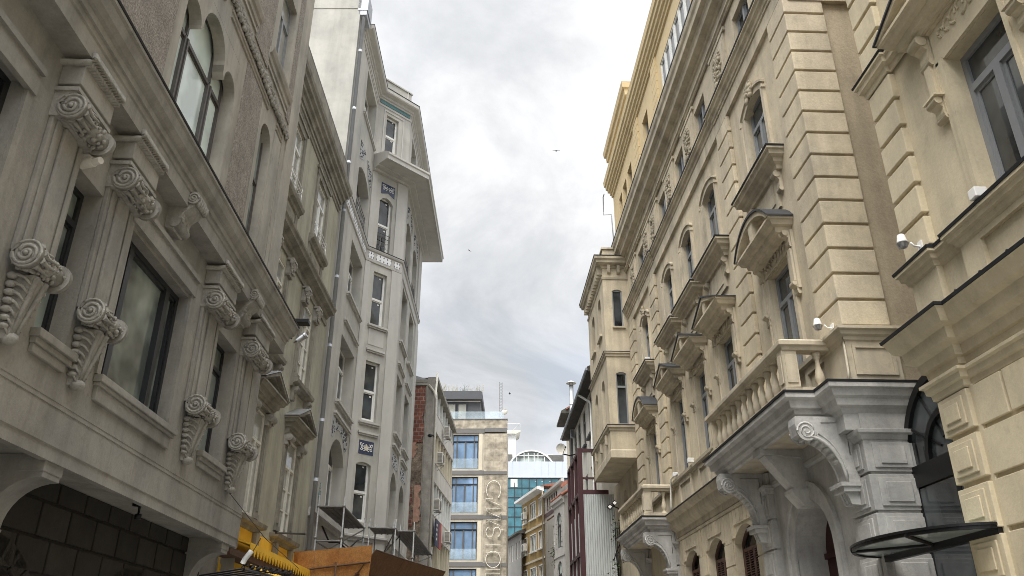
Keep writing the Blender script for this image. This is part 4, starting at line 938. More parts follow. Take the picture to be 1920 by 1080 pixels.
while u < 18.3:
    e_ = .5 + .5 * math.sin(u * 2.4)
    for k in range(5): m.blob((u + r.uniform(-.06, .06), UD + .05, 14.56 + r.uniform(-.15, .15) * (.5 + .5 * e_)), (r.uniform(.04, .085), r.uniform(.03, .07), r.uniform(.04, .09)), 6, 4)
    a = r.uniform(0, 6); m.tube([(u + .1 * math.cos(a + t), UD + .06, 14.56 + .1 * math.sin(a + t)) for t in (0, .7, 1.4, 2.1, 2.8, 3.5)], .022, 5)
    u += .07
m.build('floral_frieze', M_CARVED, L1.o)
# ground floor
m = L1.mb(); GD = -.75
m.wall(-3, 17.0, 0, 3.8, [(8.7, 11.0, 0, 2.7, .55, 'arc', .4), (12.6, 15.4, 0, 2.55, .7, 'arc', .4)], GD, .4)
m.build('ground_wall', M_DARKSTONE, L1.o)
m = L1.mb()
for i, (a, b, off) in enumerate(((3.5, 3.9, .35), (3.05, 3.5, 0), (2.62, 3.05, .4))):
    u = 5.2 + off
    while u < 16.7:
        m.box(u + .022, u + .778, GD, GD + .045, a + .022, min(3.775, b - .022)); u += .8
for c in (9.85, 14.0):
    for i in range(-5, 6):
        a0 = i * .2; t = 1.16
        pts = [(c + t * math.sin(a0 - .085), 1.6 + t * math.cos(a0 - .085)), (c + t * math.sin(a0 + .085), 1.6 + t * math.cos(a0 + .085)), (c + 1.5 * math.sin(a0 + .09), 1.6 + 1.4 * math.cos(a0 + .09)), (c + 1.5 * math.sin(a0 - .09), 1.6 + 1.4 * math.cos(a0 - .09))]
        m.prism(pts, 'd', GD, GD + .045)
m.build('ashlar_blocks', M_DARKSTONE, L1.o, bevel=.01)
m = L1.mb(); m.poly([(8.6, GD - .35, 0), (15.5, GD - .35, 0), (15.5, GD - .35, 2.8), (8.6, GD - .35, 2.8)]); m.build('shopfront_glass', M_GLASS, L1.o)
for u in (9.62, 16.5, 3.0):
    m = L1.mb(); D = .72
    arc = [(-.06 - (D - .18) * math.cos(t * PI / 18), 3.0 + .52 * math.sin(t * PI / 18)) for t in range(10)]
    m.strip([(GD, 3.0 + .78 * t / 9) for t in range(10)], arc, 'u', u - .2, u + .2); m.prism([(GD, 3.78), (-.06, 3.78), (-.06, 3.52)], 'u', u - .2, u + .2)
    m.box(u - .22, u + .22, GD + .4, -.05, 3.58, 3.78)
    m.prism([(GD, 3.0), (GD + .2, 2.98), (GD + .14, 2.78), (GD, 2.62)], 'u', u - .15, u + .15); m.build('console', M_STONE, L1.o, bevel=.01)
t = thing('soffit_lamp', 'small black lamp hanging under the dark bay of the near left building', 'lamp', L1.pt(12.55, -.2, 3.78))
m = MB(); m.lathe(0, 0, [(.02, 0), (.11, -.0), (.11, -.05), (.02, -.06), (.015, -.16), (.05, -.17), (.05, -.24), (.01, -.25)], 12); m.build('fitting', M_BLACK, t)
t = thing('security_camera', 'pale cylindrical security camera between the first two scroll capitals', 'camera', L1.pt(8.5, -.02, 7.12), 0)
m = MB(); m.tube([(-.1, .02, 0), (.2, -.1, -.01)], .062, 14); m.tube([(.19, -.096, -.01), (.3, -.14, -.014)], .045, 14); m.tube([(-.1, .0, .0), (-.12, .12, .02)], .025, 8); m.build('housing', M_PALE, t)
t = thing('wall_floodlight', 'black square floodlight standing on the cornice end of the near left building', 'floodlight', L1.pt(17.9, .35, 8.62), 0)
m = MB(); m.box(-.12, .38, -.13, .13, .28, .38); m.build('head', M_BLACK, t, bevel=.01)
m = MB(); m.tube([(0, 0, -.1), (.02, 0, .28)], .02, 8); m.build('arm', M_BLACK, t)
t = thing('spot_lamp', 'round grey spot lamp below the black floodlight on the cornice', 'lamp', L1.pt(17.95, .5, 8.5), 0)
m = MB(); m.tube([(-.02, 0, 0), (.16, -.04, .12)], .075, 12); m.tube([(.15, -.038, .115), (.19, -.046, .14)], .085, 12); m.tube([(-.1, 0, -.05), (0, 0, .0)], .02, 6); m.build('body', M_STEEL, t)

# ================================================================== LEFT : greenish grey building with triangular pediments
L2 = Bld('apartment_building', 'narrow greenish grey building with triangular pediments and heavy dark cornice, second on the left', 'building', -5.75, 19.2, 2.2, False)
C_ = (1.32, 4.85)
ops = []
for c in C_: ops += [(c - .68, c + .68, 14.22, 16.5), (c - .6, c + .52, 9.3, 11.95), (c - .62, c + .5, 4.9, 7.55)]
m = L2.mb(); m.wall(-.2, 7.5, 0, 19.2, [(*o_, 0, 'arc', .14) for o_ in ops], 0, .14); m.build('wall', M_GREEN, L2.o)
m = L2.mb(); m.box(-.1, 7.48, -9, -.8, 0, 19.15); m.box(-.2, 7.49, -9, .12, 19.15, 19.3); m.build('roof', M_ROOFG, L2.o)
m = L2.mb(); cpt = [(-.2, 0), (7.3, 0), (7.3, -.4)]
m.sweep(cpt, [(0, 16.98), (.04, 17.0), (.05, 17.1), (.09, 17.12), (.1, 17.2), (0.02, 17.22), (.02, 17.34), (.1, 17.36), (.13, 17.5), (.2, 17.54), (.21, 17.66), (.3, 17.72), (.31, 17.84), (.37, 17.9), (.4, 18.02), (.4, 18.08), (0, 18.12)]); m.build('cornice', M_GREEN_D, L2.o)
m = L2.mb(); m.box(-.2, 7.4, -.6, .16, 18.12, 19.1); m.build('parapet', M_GREEN_D, L2.o)
for k, c in enumerate(C_):
    f = window(L2, c - .68, c + .68, 14.22, 16.5, -.1, .07, M_WFRAME, M_GLASSC, 2, .3, rows=2)
    m = L2.mb(); a, b = c - .68, c + .68
    m.box(a - .22, a - .002, 0, .05, 14.22, 16.6); m.box(b + .002, b + .22, 0, .05, 14.22, 16.6); m.box(a - .22, b + .22, 0, .05, 16.52, 16.75); m.box(a - .3, b + .3, 0, .09, 16.75, 16.86)
    m.sweep([(a - .35, 0), (b + .4, 0)], [(0, 13.86), (.06, 13.88), (.08, 13.98), (.17, 14.02), (.2, 14.12), (.2, 14.17), (0, 14.2)])
    m.box(a - .3, a - .08, 0, .04, 13.0, 13.86); m.box(b + .1, b + .32, 0, .04, 13.0, 13.86); m.box(a + .1, b - .1, 0, .025, 13.1, 13.7)
    m.build('window_surround', M_GREEN_D, L2.o)
    m = L2.mb()
    for w_ in (14.36, 14.52, 14.68): m.tube([(a + .02, .0, w_), (a + .02, .16, w_), (b - .02, .16, w_), (b - .02, 0, w_)], .012, 5)
    for x_ in (a + .02, b - .02): m.tube([(x_, .16, 14.2), (x_, .16, 14.68)], .01, 5)
    m.build('window_guard', M_WFRAME, f)
    # second floor with pilasters
    a, b = c - .6, c + .52
    window(L2, a, b, 9.3, 11.95, -.07, .06, M_CREAMF, M_GLASSC, 2, .24, rows=3)
    m = L2.mb()
    for s_ in (a - .24, b + .24):
        m.box(s_ - .17, s_ + .17, 0, .05, 9.3, 11.75); m.box(s_ - .1, s_ + .1, .05, .065, 9.5, 11.6); m.box(s_ - .21, s_ + .21, 0, .14, 9.3, 9.45); m.box(s_ - .2, s_ + .2, 0, .13, 11.74, 11.8)
    m.build('pilaster', M_GREEN_D, L2.o)
    for s_ in (a - .24, b + .24):
        m = L2.mb(); m.prism([(0, 11.8), (.12, 11.8), (.2, 12.2), (0, 12.2)], 'u', s_ - .17, s_ + .17); relief(m, s_ - .18, s_ + .18, 11.85, 12.2, .16, 30, .055, k)
        for q in (-1, 1): m.cyl_u(s_ + q * .19 - .03, s_ + q * .19 + .03, .17, 12.16, .07, seg=10)
        m.box(s_ - .22, s_ + .22, 0, .22, 12.22, 12.28); m.build('capital', M_CARVED, L2.o)
    m = L2.mb(); m.sweep([(a - .5, 0), (b + .55, 0)], [(0, 9.02), (.08, 9.04), (.1, 9.12), (.22, 9.16), (.24, 9.26), (0, 9.29)])
    for s_ in (a - .24, b + .24): console(m, s_, .2, 8.62, 9.04, .22)
    m.build('sill', M_GREEN_D, L2.o)
    # first floor with pediment
    a, b = c - .62, c + .5
    window(L2, a, b, 4.9, 7.55, -.06, .055, M_CREAMF, M_GLASSC, 2, .3, rows=0 if k == 0 else 3)
    m = L2.mb()
    for s_ in (a - .2, b + .2): m.box(s_ - .15, s_ + .15, 0, .05, 4.9, 7.3); m.box(s_ - .18, s_ + .18, 0, .08, 4.9, 5.02); m.box(s_ - .09, s_ + .09, .05, .065, 5.1, 7.15)
    m.box(a - .38, b + .38, 0, .12, 7.62, 7.86); m.build('window_surround', M_GREEN_D, L2.o)
    for s_ in (a - .2, b + .2):
        m = L2.mb(); m.box(s_ - .17, s_ + .17, 0, .12, 7.3, 7.6); m.cyl_u(s_ - .19, s_ + .19, .15, 7.5, .1, seg=12); relief(m, s_ - .15, s_ + .15, 7.35, 7.55, .16, 16, .05, k); m.build('capital', M_CARVED, L2.o)
    pediment(L2, a - .6, b + .65, 7.9, .5, .42, 'tri', M_GREEN_D, M_GREEN_D, False, False)
    m = L2.mb(); 
    for q in (-1, 1): m.prism([(c - .05, 8.075 + .51), (c - .05 + q * 1.2, 8.08), (c - .05 + q * 1.2, 8.1), (c - .05, 8.075 + .535)], 'd', 0.01, .44)
    m.build('flashing', M_STEEL, L2.o)
    m = L2.mb(); m.sweep([(a - .45, 0), (a - .45, .02), (b + .5, .02), (b + .5, 0)], [(-.02, 4.55), (.06, 4.57), (.08, 4.66), (.2, 4.7), (.22, 4.8), (0, 4.84)]); m.box(a - .38, a - .12, 0, .15, 4.15, 4.56); m.box(b + .15, b + .42, 0, .15, 4.15, 4.56); m.build('sill', M_GREEN_D, L2.o)
m = L2.mb(); m.sweep([(-.2, 0), (7.2, 0)], [(0, 12.3), (.05, 12.3), (.06, 12.42), (.02, 12.44), (.02, 12.55), (.08, 12.58), (.12, 12.66), (.28, 12.72), (.3, 12.8), (.35, 12.86), (.36, 12.92), (0, 12.96)]); m.build('entablature', M_GREEN_D, L2.o)
m = L2.mb()
m.box(-.1, 7.4, .0, .03, 3.6, 4.58)
m.box(-.1, 7.4, 0, .06, 3.4, 3.6)
m.build('yellow_fascia', M_YAWN, L2.o, 'yellow painted strip below the first-floor sills')
A = thing('shop_awning', 'yellow scalloped shop awning below the greenish grey building', 'awning', L2.pt(0, .03, 0), L2.o.rotation_euler.z)
m = MB(-1); u0, u1 = .3, 6.75
m.prism([(.05, 4.2), (.5, 4.06), (.5, 4.1), (.05, 4.25)], 'u', u0, u1); m.build('canopy', M_YAWN, A)
m = MB(-1); n = 24; m.box(u0, u1, .5, .515, 4.0, 4.11)
for i in range(n):
    a = u0 + (u1 - u0) * i / n; b = u0 + (u1 - u0) * (i + 1) / n; c = (a + b) / 2; g_ = (b - a) * .06
    m.prism([(a + g_, 4.002), (b - g_, 4.002), (c + g_, 3.83), (c - g_, 3.83)], 'd', .501, .514)
m.build('valance', M_YAWN, A)
m = MB(-1); m.box(u0 - 1.2, u1, .06, .46, 3.72, 3.86); m.build('roller_box', M_TIMBER, A)
m = MB(-1); m.prism([(.5, 3.6), (.72, 3.48), (.72, 3.53), (.5, 3.66)], 'u', u0 + .2, u1); m.build('front_strip', M_YAWN, A)
cp_ = thing('slatted_canopy', 'black slatted metal canopy with coiled wire at the bottom left', 'canopy', (-4.9, 15.3, 0), 0)
m = MB()
for k in range(5): m.tube([(.03 * k, .2 * k, 3.0), (1.1 + .03 * k, -1.25 + .24 * k, 3.0)], .016, 5)
m.tube([(0, 0, 2.985), (.3, 1.1, 2.985)], .025, 5); m.tube([(1.1, -1.25, 2.985), (1.3, -.1, 2.985)], .02, 5)
m.build('slats', M_BLACK, cp_)
m = MB()
for k in range(3): m.tube([(1.0 + t * .016 + .06 * math.cos(t * 1.3 + k), -.9 + t * .03 + .06 * math.sin(t * 1.3 + k), 3.06 + .05 * math.sin(t * 1.3 + k)) for t in range(36)], .012, 5)
m.build('coiled_wire', M_BLACK, cp_)
t = thing('tube_bulb', 'white curved bulb hanging in front of the yellow awning', 'lamp', (-4.55, 17.0, 3.5), 0)
m = MB(); m.tube([(-.1, 0, -.12), (-.06, 0, -.03), (.0, 0, .06), (.05, 0, .13)], .052, 12); m.build('bulb', M_GLOW, t)
m = MB(); m.tube([(.09, 0, .14), (.15, .2, .4)], .008, 5); m.build('wire', M_BLACK, t)
cable('flag_pole', 'thin dark pole sticking out across the foot of the green grey building', [L2.pt(2.4, .5, 4.62), L2.pt(6.9, .14, 5.22)], .028)
cable('wire', 'thin dark wire sagging in front of the yellow awning', [(-4.75, 15.8, 4.55), (-4.4, 17.5, 3.95), (-4.05, 19.5, 3.55)], .007)

# ================================================================== LEFT : tall pale grey building with polygonal bow
L3 = Bld('apartment_building', 'tall pale grey rendered building with a polygonal bow, deep white eave and blue tile panels', 'building', -5.75, 19.2, 2.2, False)
an = math.radians(43.8); P1 = (13.2 + 2.05 * math.cos(an), 2.05 * math.sin(an)); P2 = (P1[0] + 7.35, P1[1])
F1 = (13.2, 0, math.cos(an), math.sin(an)); F2 = (P1[0], P1[1], 1, 0)
FL = [(10.15, 12.78, 23.85, 26.15, 0), (10.15, 12.78, 18.85, 21.4, .5, 'peak'), (10.15, 12.76, 15.05, 17.4, 0), (9.95, 12.76, 10.6, 13.15, 0), (9.85, 12.5, 6.4, 9.25, .75, 'arc')]
NF = [(.56, 1.3, 24.05, 26.25, 0), (.54, 1.3, 18.7, 21.6, .26, 'peak'), (.54, 1.28, 15.05, 17.62, 0), (.5, 1.24, 10.75, 13.36, 0), (.43, 1.17, 6.65, 9.02, .1, 'arc')]
ff = []
for w0, w1, rs, kd in ((24.05, 26.3, 0, 'arc'), (18.7, 21.6, .4, 'peak'), (15.1, 17.8, 0, 'arc'), (10.8, 13.45, 0, 'arc'), (6.6, 9.15, .6, 'arc')):
    for a, b in ((.95, 2.75), (3.85, 5.6)): ff.append((a, b, w0, w1, rs, kd))
fx = lambda o_, rv: (*o_[:5], (o_[5] if len(o_) > 5 else 'arc'), rv)
m = L3.mb(); m.wall(7.5, 13.2, 0, 27.4, [fx(o_, .5) for o_ in FL], 0, .5)
m.poly([(7.5, 0, 0), (7.5, -10, 0), (7.5, -10, 27.9), (7.5, 0, 27.9)])
m2 = L3.mb(F1); m2.wall(0, 2.05, 0, 27.4, [fx(o_, .24) for o_ in NF], 0, .24)
m3 = L3.mb(F2); m3.wall(0, 7.35, 0, 27.4, [fx(o_, .4) for o_ in ff], 0, .4); m3.poly([(7.35, 0, 0), (7.35, -6, 0), (7.35, -6, 27.4), (7.35, 0, 27.4)])
def join(a, b):
    k = len(a.v); a.v += b.v; a.f += [[i + k for i in q] for q in b.f]; a.sm += b.sm
join(m, m2); join(m, m3); m.build('wall', M_L3, L3.o)
m = L3.mb(); m.box(7.6, 12.3, -9, -1.2, 0, 27.3); m.box(12.3, 21.5, -9, -.6, 0, 27.3); m.prism([(14.6, -.6), (16, -.6), (16, .6), (15.6, .6)], 'w', 0, 27.3); m.build('core_block', M_L3, L3.o)
m = L3.mb(); m.box(7.48, 8.4, -9, .02, 27.3, 29.6); m.box(7.44, 8.45, -9, .06, 29.6, 29.7); m.sweep([(8.4, -.15), (12.6, -.15)], [(0, 27.3), (0, 28.3), (.04, 28.32), (.04, 28.4), (-.3, 28.4)])
m2 = L3.mb(F1); m2.box(-.1, 2.15, -.4, -.2, 27.3, 28.5); m2.box(-.15, 2.2, -.45, -.15, 28.5, 28.58); join(m, m2)
m3 = L3.mb(F2); m3.box(.0, 7.2, -.4, -.2, 27.3, 28.5); m3.box(-.0, 7.25, -.45, -.15, 28.5, 28.58); join(m, m3)
m.build('parapet', M_L3, L3.o)
pl = [(8.65, 0), (13.2, 0), P1, P2, (P2[0], -.5)]
m = L3.mb(); m.sweep(pl, [(0, 26.62), (.03, 26.62), (.03, 26.72), (0, 26.74)]); m.sweep(pl, [(0, 27.0), (.03, 27.0), (.05, 27.08), (.12, 27.1), (.14, 27.2), (.36, 27.25), (.4, 27.3), (.41, 27.46), (0, 27.5)]); o = m.build('cornice', M_L3T, L3.o)
m = L3.mb(); m.sweep(pl, [(0, 27.505), (.42, 27.465), (.43, 27.5), (0, 27.54)]); m.build('flashing', M_FLASH, o)
m = L3.mb(F1); m.box(.08, 1.98, 0, .025, 26.78, 26.98); m.build('teal_tile_strip', M_TEAL, L3.o)
# great eave with soffit
pe = [(13.2 - .02, 0.0), P1, P2, (P2[0], -2.5)]
m = L3.mb(); m.sweep(pe, [(0, 22.72), (.14, 22.74), (.15, 22.84), (.4, 22.86), (.42, 22.92), (1.0, 22.94), (1.12, 22.9), (1.13, 23.1), (1.18, 23.14), (1.18, 23.24), (.9, 23.42), (0, 23.66)]); m.build('eave', M_L3T, L3.o)
# tile band with balconettes
pb = [(7.8, 0), (13.2, 0), P1, P2, (P2[0], -.5)]
m = L3.mb(); m.sweep(pb, [(0, 17.98), (.05, 18.0), (.06, 18.08), (.02, 18.1), (.02, 18.52), (.07, 18.55), (.1, 18.62), (.1, 18.66), (0, 18.68)]); o = m.build('band', M_L3T, L3.o)
m = L3.mb(); m.sweep(pb, [(0, 18.685), (.11, 18.665), (.12, 18.69), (0, 18.72)]); m.build('flashing', M_FLASH, o)
def star_panel(fr, a, b, w0, w1, d, n):
    m = L3.mb(fr); m.box(a, b, d, d + .012, w0, w1); p = m.build('tile_panel', M_WHITEW, L3.o)
    m = L3.mb(fr); s_ = (b - a) / n; c = (w0 + w1) / 2; h = (w1 - w0) / 2
    for i in range(n + 1):
        x_ = a + i * s_; k = h * .42
        for yy in (w0 + h * .42, w1 - h * .42):
            q = [(max(a, x_ - k * .5), yy), (x_, yy - k * .75), (min(b, x_ + k * .5), yy), (x_, yy + k * .75)]; m.prism(q, 'd', d + .013, d + .02)
    m.build('star_pattern', M_NAVY, p)
star_panel(F1, .14, .42, 18.15, 18.48, .025, 2); star_panel(F1, .58, 1.42, 18.15, 18.48, .025, 4); star_panel(F1, 1.62, 1.92, 18.15, 18.48, .025, 2)
for k in range(5): star_panel(None, 8.1 + k * 1.0, 8.95 + k * 1.0, 18.15, 18.48, .025, 4)
def tile_panel(fr, a, b, w0, w1, peak, seed, gold=True):
    m = L3.mb(fr); c = (a + b) / 2
    m.prism([(a, w0), (c, w0 + peak), (b, w0), (b, w1), (a, w1)], 'd', 0, .015); p = m.build('tile_panel', M_TILEBL, L3.o)
    m = L3.mb(fr); r = random.Random(seed); s_ = (b - a)
    for q in (-1, 1):
        for (dx, dy, R_, a0) in ((.16, .3, .11, 0), (.34, .35, .10, 1.5), (.2, .68, .12, 3), (.36, .72, .09, 4.2), (.1, .5, .08, 2), (.28, .52, .09, 5)):
            x_ = c + q * dx * s_; y_ = w0 + peak + (w1 - w0 - peak) * dy
            m.tube([(x_ + q * R_ * s_ * (1 - t * .09) * math.cos(a0 + t * .75), .018, y_ + R_ * s_ * (1 - t * .09) * math.sin(a0 + t * .75)) for t in range(8)], .017 * s_ / .7, 5)
    m.build('arabesque', M_WHITEW, p)
    if gold:
        m = L3.mb(fr); y_ = (w0 + w1) / 2; m.prism([(c - .13 * s_, y_), (c - .06 * s_, y_ - .16 * s_), (c + .06 * s_, y_ - .16 * s_), (c + .13 * s_, y_), (c, y_ + .2 * s_)], 'd', .016, .026); m.build('medallion', M_OCHTR, p)
tile_panel(F1, .56, 1.36, 21.72, 22.35, .16, 1, False); tile_panel(F1, .48, 1.22, 9.34, 9.9, 0, 2)
# carved spandrels beside arches and peaks
def lace(fr, pts, d, seed, n=26):
    m = L3.mb(fr); m.prism(pts, 'd', d, d + .012); p = m.build('lace_spandrel', M_LACE, L3.o)
    m = L3.mb(fr); r = random.Random(seed); us = [q[0] for q in pts]; ws = [q[1] for q in pts]
    k = 0
    while k < n:
        x_, y_ = r.uniform(min(us), max(us)), r.uniform(min(ws), max(ws)); ins = False; j = len(pts) - 1
        for i in range(len(pts)):
            if (ws[i] > y_) != (ws[j] > y_) and x_ < (us[j] - us[i]) * (y_ - ws[i]) / (ws[j] - ws[i]) + us[i]: ins = not ins
            j = i
        if ins: m.tube([(x_ + .05 * math.cos(t), d + .015, y_ + .05 * math.sin(t)) for t in (0, 1.2, 2.4, 3.6)], .014, 4); k += 1
    m.build('arabesque', M_SLATE, p)
arc = archline(9.8, 12.55, 8.6, .85)
arc = archline(9.75, 12.55, 8.7, .9)
lace(None, [(9.75, 9.85), (12.6, 9.85), (12.6, 9.1)] + [q for q in arc[::-1] if q[1] > 9.1] + [(9.75, 9.1)], .002, 4, 60)
lace(None, [(10.1, 22.3), (11.3, 22.3), (10.9, 21.75), (10.1, 21.35)], .002, 5, 30); lace(None, [(12.9, 22.3), (11.7, 22.3), (12.05, 21.75), (12.9, 21.35)], .002, 6, 30)
for a, b in ((.95, 2.75), (3.85, 5.6)):
    lace(F2, [(a, 22.4), ((a + b) / 2 - .1, 22.4), (a, 21.5)], .002, 7, 20); lace(F2, [(b, 22.4), ((a + b) / 2 + .1, 22.4), (b, 21.5)], .002, 8, 20)
    lace(F2, [(a, 9.9), (b, 9.9), (b, 9.35), (a, 9.35)], .002, 9, 22)
# ledges, pilaster strips
def ledge(fr, a, b, w_, D=.14):
    m = L3.mb(fr); m.box(a, b, 0, D, w_ - .09, w_); m.box(a + .03, b - .03, 0, D * .6, w_ - .16, w_ - .09); o = m.build('sill', M_L3T, L3.o); return o
for fr, lst in ((None, [(9.95, 13.0, 23.8, .1), (10.05, 13.05, 15.0, .15), (10.05, 12.98, 13.85, .12), (9.85, 13.05, 10.5, .15), (9.85, 12.95, 10.05, .12)]),
                (F1, [(.4, 1.45, 15.03, .13), (.44, 1.4, 13.92, .1), (.36, 1.4, 10.7, .13), (.37, 1.38, 10.27, .1)]),
                (F2, [(.8, 2.9, 15.05, .15), (3.7, 5.75, 15.05, .15), (.8, 2.85, 14.0, .12), (3.7, 5.7, 14.0, .12), (.8, 2.9, 10.75, .15), (3.7, 5.75, 10.75, .15), (.8, 2.85, 10.25, .12), (3.7, 5.7, 10.25, .12), (.8, 2.9, 24.0, .1), (3.7, 5.75, 24.0, .1)])):
    for a, b, w_, D in lst: ledge(fr, a, b, w_, D)
m = L3.mb(F1); 
for w0, w1 in ((0, 17.98), (18.7, 22.72)): m.box(1.5, 2.06, 0, .05, w0, w1); m.box(.0, .28, 0, .035, w0, w1)
m.box(.36, 1.62, 0, .03, 26.42, 26.5); m.box(.36, .42, 0, .03, 23.7, 26.42); m.box(1.56, 1.62, 0, .03, 23.7, 26.42); m.box(.5, 1.32, 0, .015, 14.1, 14.85)
m2 = L3.mb(F2)
for w0, w1 in ((0, 17.98), (18.7, 22.72)): m2.box(-.03, .3, 0, .05, w0, w1); m2.box(6.2, 7.4, 0, .06, w0, w1); m2.box(2.9, 3.1, 0, .03, w0, w1)
join(m, m2); m3 = L3.mb(); m3.box(8.4, 8.5, 0, .03, 5, 17.9) if 0 else m3.box(9.1, 12.95, 0, .03, 26.42, 26.5); join(m, m3); m.build('pilaster_strips', M_L3T, L3.o)
for o_ in FL:
    window(L3, o_[0], o_[1], o_[2], o_[3], -.46, .08, M_WFRAME, M_GLASS, 3, .3)
for i, o_ in enumerate(NF):
    f = window(L3, o_[0], o_[1], o_[2], o_[3], -.22, .085, M_WFRAME, M_GLASS, 1, .5, fr=F1)
    m = L3.mb(F1); b = o_[1] - .2
    for q in (.5, .0): y_ = o_[2] + .12 + (o_[3] - o_[2]) * (.5 - q) + (o_[3] - o_[2]) * .38; m.box(b - .09, b - .0, -.195, -.19, y_ - .03, y_ + .03)
    m.build('sticker', M_WHITE, f)
for o_ in ff: window(L3, o_[0], o_[1], o_[2], o_[3], -.36, .08, M_WFRAME, M_GLASS, 2, .4, fr=F2)
def guard(fr, a, b, w0, h, d):
    m = L3.mb(fr)
    for w_ in (w0 + .02, w0 + h * .78, w0 + h): m.tube([(a, d, w_), (b, d, w_)], .016, 6)
    n = max(3, round((b - a) / .24))
    for k in range(n + 1): x_ = a + (b - a) * k / n; m.tube([(x_, d, w0), (x_, d, w0 + h)], .012, 5)
    for k in range(n):
        x_ = a + (b - a) * (k + .5) / n; R_ = (b - a) / n * .42
        m.tube([(x_ + R_ * math.cos(t * PI / 5), d, w0 + h * .4 + R_ * 1.5 * math.sin(t * PI / 5)) for t in range(11)], .011, 5)
    m.build('iron_guard', M_BAND, L3.o)
guard(F1, .54, 1.3, 18.72, .95, -.06); guard(None, 10.15, 12.78, 18.9, .95, -.1); guard(F2, .95, 2.75, 18.72, .95, -.08); guard(F2, 3.85, 5.6, 18.72, .95, -.08)
# drainpipe
m = L3.mb(); m.tube([(7.62, .14, 26.9), (7.62, .14, 4.9)], .075, 10)
for w_ in (25, 22, 19.4, 17.2, 14.4, 11.7, 9.0, 7.0): m.tube([(7.62, .14, w_), (7.62, .14, w_ + .1)], .078, 10)
m.tube([(7.62, .14, 4.9), (7.62, .14, 4.55)], .1, 10)
m.build('drainpipe', M_GREYPIPE, L3.o)
m = L3.mb(); m.box(7.5, 8.35, -.05, .28, 26.95, 27.2); m.box(7.48, 8.4, -.1, .32, 27.2, 28.1); m.build('gutter_box', M_GREYPIPE, L3.o)
# ground floor band of shop window openings
m = L3.mb(); m.sweep([(7.6, 0), (13.2, 0), P1, P2], [(0, 5.9), (.06, 5.92), (.08, 6.02), (.16, 6.06), (.16, 6.14), (0, 6.18)]); m.box(8.2, 12.6, 0, .04, 4.2, 5.7); m.build('shop_band', M_L3T, L3.o)
m = L3.mb(); m.box(8.8, 9.05, 0, .012, 6.15, 6.45); m.box(8.78, 9.1, 0.0, .011, 6.5, 6.95); m.box(8.85, 9.0, 0, .012, 7.0, 7.2); m.build('tile_chip', M_TEAL, L3.o)
r = random.Random(11); m = L3.mb()
for (u_, w_, n_) in ((8.15, 17.0, 22), (8.05, 12.9, 16)):
    for k in range(n_):
        x_, y_ = u_ + r.uniform(-.25, .22), w_ + r.uniform(-.7, .7); s_ = r.uniform(.05, .16)
        m.poly([(x_ - s_ * .6, .004 + k * .0004, y_ - s_), (x_ + s_ * .5, .004 + k * .0004, y_ - s_ * .7), (x_ + s_ * .6, .004 + k * .0004, y_ + s_ * .8), (x_ - s_ * .3, .004 + k * .0004, y_ + s_ * 1.2)])
m.build('plaster_patch', M_WHITEW, L3.o)

# ================================================================== scaffolding and plywood hoarding
def scaffold_bay(label, corners, zt, zb, braces=()):
    t = thing('scaffold', label, 'scaffold', (corners[0][0], corners[0][1], 0), 0, 'scaffold bays in front of the pale grey building')
    ox, oy = corners[0]
    L = [(x_ - ox, y_ - oy) for x_, y_ in corners]
    for (x_, y_) in L:
        m = MB(); m.tube([(x_, y_, zb), (x_, y_, zt + .32)], .028, 8)
        for q in (zt - .02, zt - 1.0): m.tube([(x_ - .05, y_, q), (x_ + .05, y_, q)], .04, 8)
        m.build('pole', M_SCAF, t)
    m = MB(); m.prism(L, 'w', zt - .05, zt); 
    for q in range(1, 4):
        a_ = [L[0][i] + (L[1][i] - L[0][i]) * q / 4 for i in (0, 1)]; b_ = [L[3][i] + (L[2][i] - L[3][i]) * q / 4 for i in (0, 1)]; m.tube([(*a_, zt - .06), (*b_, zt - .06)], .02, 5)
    m.build('deck', M_DECK, t)
    m = MB()
    for (a, b) in zip(L, L[1:] + L[:1]):
        for q in (zt - .03, zt - 1.1): m.tube([(*a, q), (*b, q)], .025, 6)
    m.tube([(*L[0], zt - 1.6), (*L[2], zt - .1)], .022, 6); m.tube([(*L[1], zt - .1), (*L[3], zt - 1.5)], .022, 6)
    m.build('ledger', M_SCAF, t)
    return t
scaffold_bay('higher scaffold bay with grey deck nearest the drainpipe', [(-5.12, 26.7), (-4.3, 26.7), (-4.22, 31.2), (-4.98, 31.2)], 6.2, 0)
scaffold_bay('small middle scaffold bay in front of the grey bow', [(-4.0, 31.0), (-3.05, 31.2), (-3.0, 32.6), (-3.95, 32.5)], 6.18, 0)
scaffold_bay('longest scaffold bay running along the bow towards the ruined building', [(-3.2, 32.0), (-2.42, 32.0), (-2.1, 39.4), (-2.9, 39.4)], 6.2, 0)
H_ = thing('plywood_hoarding', 'orange brown plywood hoarding screening the scaffold, facing the viewer', 'hoarding', (-5.5, 25.5, 0))
def slab(m, p, t):
    q = [(a, b + t, c) for a, b, c in p]; A = [m.P(*x_) for x_ in p]; B = [m.P(*x_) for x_ in q]; m.idx(A); m.idx(B)
    for i in range(4): m.idx([A[i], A[(i + 1) % 4], B[(i + 1) % 4], B[i]])
m = MB(); slab(m, [(-.1, 0, 3.0), (.62, .1, 3.0), (.62, .1, 4.68), (-.1, 0, 4.62)], .02); m.build('sheet', M_OSB, H_)
m = MB(); slab(m, [(.63, .1, 3.0), (2.2, .3, 3.0), (2.32, .25, 4.86), (.63, .1, 4.685)], .02); m.build('sheet', M_OSB, H_)
m = MB()
